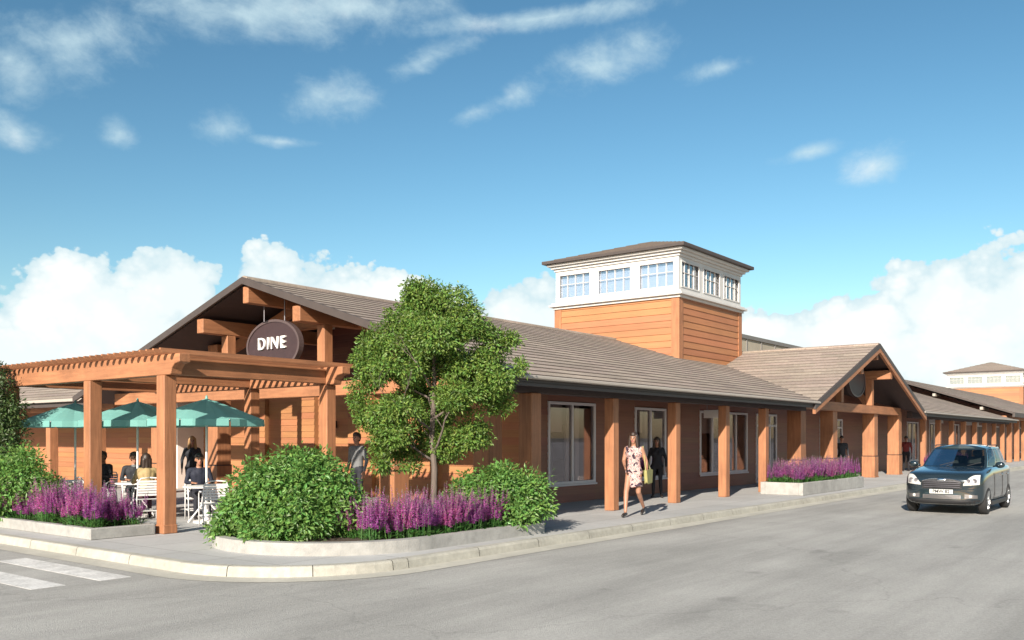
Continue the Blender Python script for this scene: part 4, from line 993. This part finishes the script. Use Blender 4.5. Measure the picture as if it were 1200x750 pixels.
def person(loc, rz, label, pose, top, bottom, skin='skin', hair='hair_brown', long_hair=False, h=1.72, voxel=.013, shoe='shoe', sleeves=True, bare_legs=False, female=False, collar=None, skirt=None, group=None, head_turn=0, lean=0, hair_len=.22):
    """local frame: y forward, x to the person's right. pose: hip height, arms and legs as joint positions relative to h=1.72"""
    e = empty('person', loc, label, 'person', group, rz); k = h/1.72
    SK, TP, BT, SH, EY, LP, CO = range(7); mats = [skin, top, bottom, shoe, 'eye', 'lip', collar or top]
    hip = pose.get('hip', .93); px_, py_ = pose.get('hipxy', (0,0))
    ln = lean; sh_w = .165 if female else .19; hp_w = .095
    def up(z, y=0, x=0): return Vector((px_+x, py_+y+math.sin(ln)*z, hip+math.cos(ln)*z))
    caps = []
    def cap(a, r0, b, r1, m): caps.append((Vector(a)*k, r0*k, Vector(b)*k, r1*k, m))
    # pelvis, belly, chest
    hipR, hipL = up(-.02,0,hp_w), up(-.02,0,-hp_w)
    cap(hipL, .095, hipR, .095, BT); cap(up(.02,0,-.06), .11, up(.02,0,.06), .11, BT)
    wz = .085 if female else .10
    cap(up(.08,0,-.045), .105, up(.22,0,-.05), wz, TP); cap(up(.08,0,.045), .105, up(.22,0,.05), wz, TP)
    cap(up(.22,.005,-.05), wz, up(.38,.01,-.075), .108, TP); cap(up(.22,.005,.05), wz, up(.38,.01,.075), .108, TP)
    cap(up(.06,.0), .11, up(.24,.0), wz+.02, TP); cap(up(.22,.0), wz+.02, up(.42,.0), .122, TP)
    shR, shL = up(.47,0,sh_w), up(.47,0,-sh_w)
    cap(up(.475,0,-sh_w*.85), .062, up(.475,0,sh_w*.85), .062, TP); cap(up(.38,.01,-.07), .105, up(.46,0,-.09), .075, TP); cap(up(.38,.01,.07), .105, up(.46,0,.09), .075, TP)
    if female:
        cap(up(.36,.085,-.07), .058, up(.36,.085,-.07), .058, TP); cap(up(.36,.085,.07), .058, up(.36,.085,.07), .058, TP)
    neck = up(.50); head = up(.70,.02)
    cap(neck, .055, up(.60,.01), .052, SK)
    if collar: cap(up(.50,.035), .058, up(.30,.10), .03, CO)
    # head and face, turned
    hr = Matrix.Rotation(head_turn, 3, 'Z')
    def hd(x, y, z): return head+hr@Vector((x,y,z))
    cap(hd(0,-.01,.03), .082, hd(0,.012,.02), .080, SK); cap(hd(0,.025,-.02), .068, hd(0,.045,-.085), .038, SK)
    cap(hd(0,.085,.01), .011, hd(0,.108,-.028), .015, SK)
    for s_ in (-1,1):
        cap(hd(s_*.030,.084,.012), .0125, hd(s_*.030,.084,.012), .0125, EY); cap(hd(s_*.080,.0,.0), .016, hd(s_*.082,-.005,-.03), .013, SK)
        cap(hd(s_*.018,.082,.032), .008, hd(s_*.045,.076,.030), .006, EY)
    cap(hd(-.017,.088,-.062), .008, hd(.017,.088,-.062), .008, LP)
    # arms with hands
    for s_, A in ((1, pose['armR']), (-1, pose['armL'])):
        sh = shR if s_ > 0 else shL; el, wr = Vector(A[0]), Vector(A[1])
        cap(sh, .056, el, .043, TP if sleeves else SK); cap(el, .042, el.lerp(wr,.88), .030, TP if sleeves == True else SK); cap(el.lerp(wr,.88), .027, wr, .024, SK)
        d = (wr-el).normalized(); out = Vector(A[2]) if len(A) > 2 else Vector((0,1,0)); out = (out-d*out.dot(d)).normalized(); sd = d.cross(out).normalized()
        cap(wr+d*.02-out*.02, .020, wr+d*.08-out*.025, .020, SK); cap(wr+d*.02+out*.02, .020, wr+d*.08+out*.022, .019, SK)
        for i, (o_, ln_) in enumerate(((-.034,.058),(-.012,.072),(.011,.078),(.033,.070))):
            b0 = wr+d*.085+out*o_; b1 = b0+d*ln_*.55+sd*s_*.006; b2 = b1+d*ln_*.42-sd*s_*.018
            cap(b0, .0105, b1, .0100, SK); cap(b1, .0100, b2, .0085, SK)
        t0 = wr+d*.025+out*.038; t1 = t0+d*.035+out*.028; cap(t0, .0125, t1, .011, SK); cap(t1, .011, t1+d*.03+out*.004, .009, SK)
    # legs and feet
    for s_, Lg in ((1, pose['legR']), (-1, pose['legL'])):
        hp = hipR if s_ > 0 else hipL; kn, an = Vector(Lg[0]), Vector(Lg[1]); toe = Vector(Lg[2]) if len(Lg) > 2 else an+Vector((0,.19,-.05))
        lm = SK if bare_legs else BT
        cap(hp, .088, hp.lerp(kn,.5), .074 if not bare_legs else .068, lm); cap(hp.lerp(kn,.5), .074 if not bare_legs else .068, kn, .054, lm); mid = kn.lerp(an,.33)
        cap(kn, .052, mid, .055 if not bare_legs else .052, lm); cap(mid, .055 if not bare_legs else .050, an.lerp(kn,.06), .042 if not bare_legs else .034, lm)
        fd = (toe-an); heel = an-Vector((fd.x,fd.y,0)).normalized()*.035+Vector((0,0,-.035))
        cap(heel, .037, an.lerp(toe,.55)+Vector((0,0,-.012)), .038, SH); cap(an.lerp(toe,.5)+Vector((0,0,-.01)), .040, toe, .030, SH)
    body = remeshed('body', caps, mats, voxel, e)
    # hair
    hc = [(hd(0,-.022,.055)*k, .088*k, hd(0,.022,.074)*k, .074*k, 0), (hd(0,-.045,.02)*k, .072*k, hd(0,-.045,-.03)*k, .058*k, 0)]
    for s_ in (-1,1): hc.append((hd(s_*.045,-.01,.06)*k, .052*k, hd(s_*.058,-.03,.0)*k, .038*k, 0))
    if long_hair:
        for s_ in (-1,0,1): hc.append((hd(s_*.05,-.055,.0)*k, .055*k, hd(s_*.065,-.075+.02*abs(s_),-hair_len)*k, .034*k, 0))
        for s_ in (-1,1): hc.append((hd(s_*.068,.03,.05)*k, .036*k, hd(s_*.09,.02,-hair_len*.9)*k, .036*k, 0))
    remeshed('hair', hc, [hair], voxel, e, 1)
    if skirt:
        z0, r0, z1, r1, mm = skirt; mb = MB(); n = 28; rings = 7; V = []
        for i in range(rings+1):
            f = i/rings; z = z0+(z1-z0)*f; r = r0+(r1-r0)*f
            V.append([((r*1.0*math.cos(2*math.pi*j/n)+px_)*k, (r*.86*math.sin(2*math.pi*j/n)+py_+.012*f*math.sin(5*2*math.pi*j/n))*k, (z+.012*f*math.sin(3*2*math.pi*j/n))*k) for j in range(n)])
        for i in range(rings):
            for j in range(n): mb.face([V[i][j], V[i][(j+1)%n], V[i+1][(j+1)%n], V[i+1][j]])
        part('skirt', mb, M[mm], e, smooth=True)
    return e
STAND = dict(hip=.93, legR=((.10,.03,.50),(.11,-.01,.09),(.14,.17,.035)), legL=((-.10,.02,.50),(-.12,-.02,.09),(-.16,.16,.035)), armR=((.255,-.03,1.13),(.26,.06,.88),(0,1,0)), armL=((-.255,-.03,1.13),(-.26,.06,.88),(0,1,0)))
SIT = dict(hip=.55, legR=((.12,.42,.53),(.13,.38,.09),(.14,.57,.035)), legL=((-.12,.42,.53),(-.15,.36,.09),(-.17,.55,.035)), armR=((.26,.08,.78),(.18,.34,.775),(-1,.3,0)), armL=((-.26,.08,.78),(-.16,.33,.775),(1,.3,0)))
# woman in the floral dress, mid-stride towards the corner
WALK = dict(hip=.95, legR=((.10,.22,.52),(.07,.36,.10),(.07,.54,.04)), legL=((-.09,-.02,.51),(-.08,-.42,.16),(-.08,-.29,.035)), armR=((.22,.02,1.17),(.12,.25,1.06),(0,.3,1)), armL=((-.24,-.08,1.16),(-.26,-.05,.91),(0,1,0)))
wz = R(90)+R(12)
woman = person((17.1, 9.92, 0), wz, 'woman in a pink, white and black floral dress striding along the kerb', WALK, 'floral', 'floral', long_hair=True, female=True, h=1.76, voxel=.0095, sleeves=False, bare_legs=True, skirt=(1.06,.138,.63,.182,'floral'), hair_len=.2)
M['bag'] = mat('bag_canvas', (.30,.28,.11), .8, .12, (8,8,8))
bg = empty('shoulder_bag', (17.1, 9.92, 0), 'yellow green shoulder bag hanging at the striding woman\'s side', 'bag', None, wz)
mb = MB()
prof = [(-.19,.98),(-.15,.74),(.13,.72),(.2,.98),(.1,1.0),(-.1,1.0)]
n = len(prof); v = [(-.285-.045, y-.1, z) for y, z in prof]+[(-.285+.03, y-.1, z) for y, z in prof]; mb.mesh(v, [tuple(range(n)), tuple(range(2*n-1,n-1,-1))]+[(i,(i+1)%n,n+(i+1)%n,n+i) for i in range(n)])
part('bag_body', mb, M['bag'], bg, bevel=.02)
mb = MB(); mb.tube([(-.29,-.27,.97),(-.25,-.16,1.2),(-.19,-.04,1.515),(-.25,.03,1.2),(-.29,.07,.97)], .011, 6); part('strap', mb, M['bag'], bg)
person((22.75, 12.45, 0), R(115), 'woman in a black trouser suit standing before the shop window', STAND, 'cloth_black', 'cloth_black', hair='hair_brown', long_hair=True, female=True, h=1.68, voxel=.012)
# people on the terrace
def seat(key, **k):
    x, y, rz = SEATS[key]; c, s_ = math.cos(rz), math.sin(rz); o = -.04
    return person((x-s_*o*1, y+c*o*1, 0), rz, **k)
seat('navy', label='man in navy jacket seated at the table nearest the corner', pose=SIT, top='cloth_navy', bottom='cloth_trouser', hair='hair_black', voxel=.014, lean=.1)
seat('suit', label='man in dark suit and pale shirt seated facing the street', pose=SIT, top='cloth_charcoal', bottom='cloth_charcoal', hair='hair_brown', voxel=.014, collar='cloth_grey', head_turn=.35)
seat('khaki', label='woman in khaki top with brown hair seated at the middle table', pose=SIT, top='cloth_khaki', bottom='cloth_plum', hair='hair_brown', long_hair=True, female=True, voxel=.014, lean=.12)
seat('dark', label='dark haired person in black seated at the farthest table', pose=SIT, top='cloth_black', bottom='cloth_black', skin='skin_dark', hair='hair_black', voxel=.015)
person((13.7, 21.4, 0), R(150), 'woman with blond hair and dark grey top standing behind the umbrella pole', STAND, 'cloth_charcoal', 'cloth_black', hair='hair_blond', long_hair=True, female=True, h=1.7, voxel=.014)
person((14.35, 15.7, 0), R(95), 'man in pale grey shirt and dark trousers standing by the pergola post', STAND, 'cloth_grey', 'cloth_trouser', hair='hair_brown', h=1.78, voxel=.013)
person((39.1, 12.5, 0), R(120), 'person in grey top with dark hair standing in the shop entrance', STAND, 'cloth_charcoal', 'cloth_black', hair='hair_black', h=1.74, voxel=.016)
person((48.6, 12.3, 0), R(100), 'person in dark red standing under the arcade behind the car', STAND, 'cloth_red', 'cloth_black', hair='hair_black', h=1.74, voxel=.016)

# ------------------------------------------------------------------ the car (front towards local -x)
M['paint'] = mat('car_paint', (.019,.032,.041), .18, .03, (2,2,2), coat=1., metal=.35, spec=.6)
M['car_glass'] = glass('car_glass', (.30,.36,.37), (.9,.95,1.), .07, .8)
M['black_plastic'] = mat('black_plastic', (.018,.018,.02), .5, .1, (8,8,8))
M['tyre'] = mat('tyre_rubber', (.016,.016,.017), .85, .15, (12,12,12))
M['rim'] = mat('alloy_rim', (.52,.53,.55), .25, .04, (4,4,4), metal=.9)
M['chrome'] = mat('chrome', (.75,.76,.78), .12, .02, (4,4,4), metal=1.)
M['lens'] = mat('headlamp_lens', (.5,.5,.48), .1, .04, (14,14,14), spec=.8, coat=1.)
M['silver'] = mat('silver_bumper_trim', (.17,.16,.16), .4, .06, (6,6,6), metal=.5)
M['plate'] = mat('number_plate', (.50,.50,.49), .5, .03, (4,4,4))
M['seat_cloth'] = mat('seat_cloth', (.20,.18,.16), .9, .1, (9,9,9))
M['tail'] = mat('tail_lamp', (.30,.012,.012), .2, .05, (8,8,8), coat=1.)
M['amber'] = mat('indicator', (.55,.2,.03), .25, .05, (8,8,8), coat=1.)
car = empty('parked_car', (25.45, 5.12, -.14), 'dark teal black compact car driving towards the corner, headlights facing the viewer', 'car')
car.name = 'car'
def apply_mods(o):
    dg = bpy.context.evaluated_depsgraph_get(); me = bpy.data.meshes.new_from_object(o.evaluated_get(dg)); o.modifiers.clear(); old = o.data; o.data = me; bpy.data.meshes.remove(old)
# stations: x, half width, bottom z, belt z, top z
ST = [(-2.10,.62,.34,.70,.76),(-2.07,.74,.27,.77,.87),(-1.98,.83,.23,.83,.955),(-1.80,.88,.21,.88,1.01),(-1.45,.895,.20,.94,1.06),(-1.05,.90,.20,.98,1.105),(-.80,.90,.20,1.0,1.13),(-.3,.90,.20,1.02,1.14),(.4,.90,.20,1.04,1.14),(1.1,.90,.20,1.06,1.15),(1.6,.885,.22,1.07,1.155),(1.92,.86,.25,1.07,1.145),(2.05,.82,.29,1.05,1.11),(2.11,.72,.36,.98,1.04)]
def ring(x, w, zb, zs, zt):
    return [(0,zb),(w*.55,zb),(w-.10,zb+.02),(w-.015,zb+.13),(w,zb+.30),(w-.005,zs-.14),(w-.015,zs),(w-.06,zt-.03),(w-.20,zt-.004),(w*.4,zt+.008),(0,zt+.012)]
mb = MB(); rows = []
for x, w, zb, zs, zt in ST:
    h = ring(x, w, zb, zs, zt); bow = .0
    full = [(x+(.16*(abs(y)/.9)**2.5 if x < -1.9 else -.10*(abs(y)/.9)**2.5 if x > 1.9 else 0), -y, z) for y, z in h]+[(x+(.16*(abs(y)/.9)**2.5 if x < -1.9 else -.10*(abs(y)/.9)**2.5 if x > 1.9 else 0), y, z) for y, z in h[-2:0:-1]]
    rows.append(full)
n = len(rows[0]); v = [p for r in rows for p in r]; f = []
for i in range(len(rows)-1):
    for k in range(n): f.append((i*n+k, i*n+(k+1)%n, (i+1)*n+(k+1)%n, (i+1)*n+k))
f.append(tuple(range(n-1,-1,-1))); f.append(tuple((len(rows)-1)*n+k for k in range(n)))
mb.mesh(v, f)
body = part('body', mb, [M['paint'], M['black_plastic']], car, smooth=True)
ss = body.modifiers.new('s', 'SUBSURF'); ss.levels = ss.render_levels = 2; apply_mods(body)
WX = (-1.36, 1.28); WR = .335
for x in WX:
    for s_ in (-1,1):
        cb = MB(); cb.tube([(x, s_*.62, .335),(x, s_*1.2, .335)], .395, 28); co = link('cut', cb.data('cut', M['black_plastic']))
        bo = body.modifiers.new('b', 'BOOLEAN'); bo.operation = 'DIFFERENCE'; bo.object = co; bo.solver = 'EXACT'
        apply_mods(body); bpy.data.objects.remove(co)
body.data.polygons.foreach_set('use_smooth', [True]*len(body.data.polygons))
es = body.modifiers.new('e', 'EDGE_SPLIT'); es.split_angle = R(35)
# cabin: lower outline and roof outline, pillars painted, glass set proud by a few mm
LO = [(-.98,.0),(-.92,.45),(-.72,.74),(.0,.80),(.75,.81),(1.5,.78),(1.92,.62),(1.99,.0)]
HI = [(-.20,.0),(-.18,.38),(-.04,.60),(.35,.645),(.85,.655),(1.42,.63),(1.70,.51),(1.74,.0)]
zl, zh = 1.11, 1.60
def lerp3(a, b, t): return tuple(a[i]+(b[i]-a[i])*t for i in range(3))
def side_pts(s_): return [(x, s_*y, zl+(.03 if x > 1.4 else 0)) for x, y in LO], [(x, s_*y, zh-(.03 if x < 0 else .05 if x > 1.5 else 0)) for x, y in HI]
cb = MB()
for s_ in (-1,1):
    lo, hi = side_pts(s_)
    holes = ((0,1.8),(2.156,3.261),(3.3375,4.5125),(4.5925,5.23),(5.4,7))
    bps = sorted(set([k/2 for k in range(15)]+[x for h_ in holes for x in h_])); vps = (0,.055,.34,.63,.915,1)
    for u0, u1 in zip(bps, bps[1:]):
        i = min(int((u0+u1)/2), 6); f0, f1 = u0-i, u1-i
        for t0, t1 in zip(vps, vps[1:]):
            if .05 < (t0+t1)/2 < .92 and any(a <= (u0+u1)/2 <= b for a, b in holes): continue
            bulge = lambda p, t: (p[0], p[1]*(1+.03*math.sin(math.pi*t)), p[2])
            l0, l1, h0, h1 = lerp3(lo[i],lo[i+1],f0), lerp3(lo[i],lo[i+1],f1), lerp3(hi[i],hi[i+1],f0), lerp3(hi[i],hi[i+1],f1)
            q = [bulge(lerp3(l0,h0,t0),t0), bulge(lerp3(l1,h1,t0),t0), bulge(lerp3(l1,h1,t1),t1), bulge(lerp3(l0,h0,t1),t1)]
            cb.face(q if s_ < 0 else q[::-1])
    for i in range(len(hi)-1):                # roof, gently crowned
        def rp(p, f): return (p[0]*(1-.0*f)+(.0), p[1]*f, zh+.075*(1-(1-(1-f)**2)*.0)*1+ -.075*f**2.2 + (p[2]-zh)*f)
        for f0, f1 in ((1,.85),(.85,.6),(.6,.3),(.3,0)):
            def mv(p, f): q = rp(p, f); cx = .75; return (cx+(q[0]-cx)*(f**.35 if f else 0) if False else q[0]*f+(1-f)*(q[0] if abs(p[1]) > .3 else q[0]), q[1], q[2])
            q = [mv(hi[i],f0), mv(hi[i+1],f0), mv(hi[i+1],f1), mv(hi[i],f1)]; cb.face(q if s_ < 0 else q[::-1])
cab = part('cabin', cb, M['paint'], car, smooth=True)
es = cab.modifiers.new('e', 'EDGE_SPLIT'); es.split_angle = R(40)
def patch(lo, hi, i0, i1, u0, u1, v0, v1, off, s_):
    """pane between outline points i0..i1 of the cabin, trimmed by u (ends) and v (bottom, top)"""
    m_ = MB(); pts = []
    N = 10; Kk = 5
    for a in range(N+1):
        t = u0+(u1-u0)*a/N; fi = i0+(i1-i0)*t; i = min(int(fi), len(lo)-2); fr = fi-i
        l_, h_ = lerp3(lo[i], lo[i+1], fr), lerp3(hi[i], hi[i+1], fr); col = []
        nd = Vector((lo[i+1][0]-lo[i][0], lo[i+1][1]-lo[i][1], 0)); nr = Vector((nd.y,-nd.x,0)).normalized()*(-1 if s_ > 0 else 1)
        if nr.dot(Vector((l_[0]-.5, l_[1], 0))) < 0: nr = -nr
        for b in range(Kk+1):
            vv = v0+(v1-v0)*b/Kk; p = lerp3(l_, h_, vv); p = Vector((p[0], p[1]*(1+.03*math.sin(math.pi*vv)), p[2]))+nr*off; col.append(tuple(p))
        pts.append(col)
    for a in range(N):
        for b in range(Kk): m_.face([pts[a][b], pts[a+1][b], pts[a+1][b+1], pts[a][b+1]])
    return m_
loR, hiR = side_pts(-1); loL, hiL = side_pts(1)
ws = MB()                                       # windscreen: both halves
for s_, lo, hi in ((-1,loR,hiR),(1,loL,hiL)):
    p = patch(lo, hi, 0, 2, .0, .90, .05, .93, .006, s_); ws.mesh(p.v, p.f)
part('windscreen', ws, M['car_glass'], car, smooth=True)
rw = MB()
for s_, lo, hi in ((-1,loR,hiR),(1,loL,hiL)):
    p = patch(lo, hi, 5.4, 7, 0, 1, .15, .9, .006, s_); rw.mesh(p.v, p.f)
part('rear_window', rw, M['car_glass'], car, smooth=True)
for s_, lo, hi in ((-1,loR,hiR),(1,loL,hiL)):
    for a, b, u0, u1 in ((2,3.3,.12,.97),(3.3,4.55,.03,.97),(4.55,5.4,.05,.8)):
        p = patch(lo, hi, a, b, u0, u1, .06, .90, .006, s_); part('side_window', p, M['car_glass'], car, smooth=True)
    # door mirror, handles, door seams, roof rail
    mb = MB(); mb.ball((-.52, s_*1.0, 1.17), (.07,.11,.08), 0, 14, 8); mb.bar((-.5,s_*.84,1.13),(-.5,s_*.96,1.16),.05,.04); part('door_mirror', mb, M['paint'], car, smooth=True)
    for x in (.30, 1.12):
        mb = MB(); mb.box(x-.09, x+.09, s_*.905-.012, s_*.905+.012, .90, .925); part('door_handle', mb, M['chrome'], car, bevel=.006)
    mb = MB()
    for x in (-.62, .42, 1.22): mb.box(x-.004, x+.004, s_*.9-.006, s_*.9+.006, .34, .98)
    mb.box(-.62, 1.22, s_*.9-.006, s_*.9+.006, .335, .343); part('door_seam', mb, M['black_plastic'], car)
    mb = MB(); mb.tube([(.05,s_*.60,1.62),(.15,s_*.61,1.65),(1.3,s_*.60,1.65),(1.42,s_*.59,1.61)], .013, 6); part('roof_rail', mb, M['black_plastic'], car)
    mb = MB(); mb.box(-.95,.88, s_*.885-.02, s_*.885+.025, .20, .31); part('side_skirt', mb, M['black_plastic'], car, bevel=.01)
# nose: helpers follow the curve of the front
from mathutils.bvhtree import BVHTree
_bv = BVHTree.FromPolygons([v_.co.copy() for v_ in body.data.vertices], [tuple(p_.vertices) for p_ in body.data.polygons])
def nx(y, z):
    """x of the nose skin at (y, z), read off the body itself"""
    h_ = _bv.ray_cast(Vector((-3, y, z)), Vector((1,0,0)))[0]
    return h_.x if h_ is not None and h_.x < -1.2 else -1.75
def shell(y0, y1, zf0, zf1, off, m_, name, mats, N=10, K=4, th=.03, label=None):
    mb = MB(); g = []
    for a in range(N+1):
        y = y0+(y1-y0)*a/N; z0, z1 = zf0(a/N), zf1(a/N)
        g.append([(nx(y, z0+(z1-z0)*b/K)-off, y, z0+(z1-z0)*b/K) for b in range(K+1)])
    for a in range(N):
        for b in range(K): mb.face([g[a][b], g[a+1][b], g[a+1][b+1], g[a][b+1]])
    for a in range(N):
        for b in (0, K):
            p, q = g[a][b], g[a+1][b]; mb.face([p, q, (q[0]+th,q[1],q[2]), (p[0]+th,p[1],p[2])])
    for a in (0, N):
        for b in range(K): p, q = g[a][b], g[a][b+1]; mb.face([p, q, (q[0]+th,q[1],q[2]), (p[0]+th,p[1],p[2])])
    return part(name, mb, mats, car, smooth=False, label=label)
shell(-.44,.44, lambda t: .62, lambda t: .86-.06*abs(2*t-1)**3, .012, 0, 'grille', M['black_plastic'])
for z in (.66,.705,.75,.795):
    mb = MB(); mb.tube([(nx(y,z)-.02, y, z) for y in [(-.40+.8*i/12) for i in range(13)]], .007, 5); part('grille_bar', mb, M['steel'], car)
mb = MB(); mb.tube([(nx(y,.86-.06*abs(y/.44)**3)-.018, y, .86-.06*abs(y/.44)**3) for y in [(-.44+.88*i/16) for i in range(17)]], .013, 6); part('chrome_strip', mb, M['chrome'], car)
mb = MB(); mb.ball((nx(0,.83)-.02, 0, .83), (.02,.11,.04), 0, 18, 8); part('badge', mb, M['chrome'], car, smooth=True)
for s_ in (-1,1):
    mb = MB(); 
    o = shell(s_*.47, s_*.80, lambda t: .70+.03*t, lambda t: .74+.215*math.sin(min(1,t*1.3)*1.57), .012, 0, 'headlight', M['lens'], 12, 5)
    for yy, rr in ((.58,.045),(.70,.055)):
        q = MB(); q.lathe([(0,.0),(rr*.45,.0),(rr*.5,.006),(rr*.9,.008),(rr,.0)], n=16); m2 = MB(); xx = nx(s_*yy,.815)-.016; m2.mesh([(xx-c, s_*yy+a, .815+b) for a, b, c in q.v], q.f); part('lamp_bowl', m2, M['steel'], car)
    shell(s_*.50, s_*.76, lambda t: .40, lambda t: .50-.02*t, .012, 0, 'fog_lamp_trim', M['silver'], 8, 3)
    mb = MB(); mb.lathe([(0,.0),(.035,.0),(.04,-.01)], n=14); v = [(-z+nx(s_*.62,.45)-.018, s_*.62+x, .45+y) for x, y, z in mb.v]; m2 = MB(); m2.mesh(v, mb.f); part('fog_lamp', m2, M['lens'], car)
shell(-.42,.42, lambda t: .385, lambda t: .475, .014, 0, 'lower_grille', M['silver'])
for z in (.405,.43,.455):
    mb = MB(); mb.tube([(nx(y,z)-.016, y, z) for y in [(-.4+.8*i/10) for i in range(11)]], .006, 4); part('grille_bar', mb, M['black_plastic'], car)
shell(-.80,.80, lambda t: .255, lambda t: .365, .008, 0, 'bumper_skirt', M['black_plastic'], 16, 3)
mb = MB(); mb.box(nx(0,.54)-.045, nx(0,.54)-.03, -.26,.26,.50,.605); pl = part('number_plate', mb, M['plate'], car, bevel=.004)
cu = bpy.data.curves.new('plate_text', 'FONT'); cu.body = 'PMW 82'; cu.size = .105; cu.extrude = .002; cu.offset = .002; cu.align_x = 'CENTER'; cu.align_y = 'CENTER'
to = bpy.data.objects.new('tmp', cu); C.objects.link(to); dg = bpy.context.evaluated_depsgraph_get(); me = bpy.data.meshes.new_from_object(to.evaluated_get(dg)); bpy.data.objects.remove(to); me.materials.clear(); me.materials.append(M['black_plastic'])
o = link('lettering', me, pl); o.rotation_euler = (R(90),0,R(-90)); o.location = (nx(0,.54)-.048, 0, .553)
mb = MB(); mb.prism([(-.80,1.12),(-.45,1.12),(-.40,1.17),(-.62,1.20)], 'y', -.66, .66); part('dashboard', mb, M['black_plastic'], car, bevel=.02)
mb = MB(); pts_ = [(-.28-.07*math.sin(2*math.pi*k/20), .33+.18*math.cos(2*math.pi*k/20), 1.22+.15*math.sin(2*math.pi*k/20)) for k in range(21)]; mb.tube(pts_, .016, 6); mb.bar((-.28,.16,1.22),(-.28,.5,1.22),.03,.03); part('steering_wheel', mb, M['black_plastic'], car)
for y0 in (-.35,.28):
    mb = MB(); mb.tube([(-.97,y0,1.15),(-.80,y0-.28,1.235)], .009, 5); part('wiper', mb, M['black_plastic'], car)
for s_ in (-1,1):
    mb = MB(); mb.box(1.90,2.03, s_*.74-.07, s_*.74+.07, .80, 1.0); part('tail_light', mb, M['tail'], car, bevel=.02)
    mb = MB(); mb.box(.30,.44, s_*.33-.21, s_*.33+.21, 1.12, 1.36); mb.box(.34,.42, s_*.33-.12, s_*.33+.12, 1.361, 1.52); part('seat', mb, M['seat_cloth'], car, bevel=.04)
    mb = MB(); mb.box(1.20,1.32, s_*.33-.25, s_*.33+.25, 1.13, 1.36); part('seat', mb, M['seat_cloth'], car, bevel=.04)
for x in WX:
    for s_ in (-1,1):
        w = bpy.data.objects.new('wheel', None); C.objects.link(w); w.parent = car; w.location = (x, s_*.80, WR); w.empty_display_size = .1
        def yl(prof, nseg=28):
            m_ = MB(); m_.lathe(prof, n=nseg); q = MB(); q.mesh([(a, s_*c, b) for a, b, c in m_.v], m_.f); return q
        part('tyre', yl([(.225,-.09),(.30,-.095),(.328,-.07),(WR,-.03),(WR,.03),(.328,.075),(.30,.098),(.225,.092)]), M['tyre'], w, smooth=True)
        q = yl([(.228,-.08),(.228,.085),(.212,.088),(.205,.05),(.20,-.05)])
        for k in range(5):
            a = 2*math.pi*k/5+.3
            for da in (-.10,.10):
                q.bar((.03*math.cos(a), s_*.075, .03*math.sin(a)), (.212*math.cos(a+da), s_*.07, .212*math.sin(a+da)), .03, .026)
        hub = yl([(.0,.085),(.035,.085),(.05,.07),(.05,.03)], 14); q.mesh(hub.v, hub.f); disc = yl([(0,.015),(.15,.015)], 20); q.mesh(disc.v, disc.f, 1)
        part('rim', q, [M['rim'], M['black_plastic']], w)
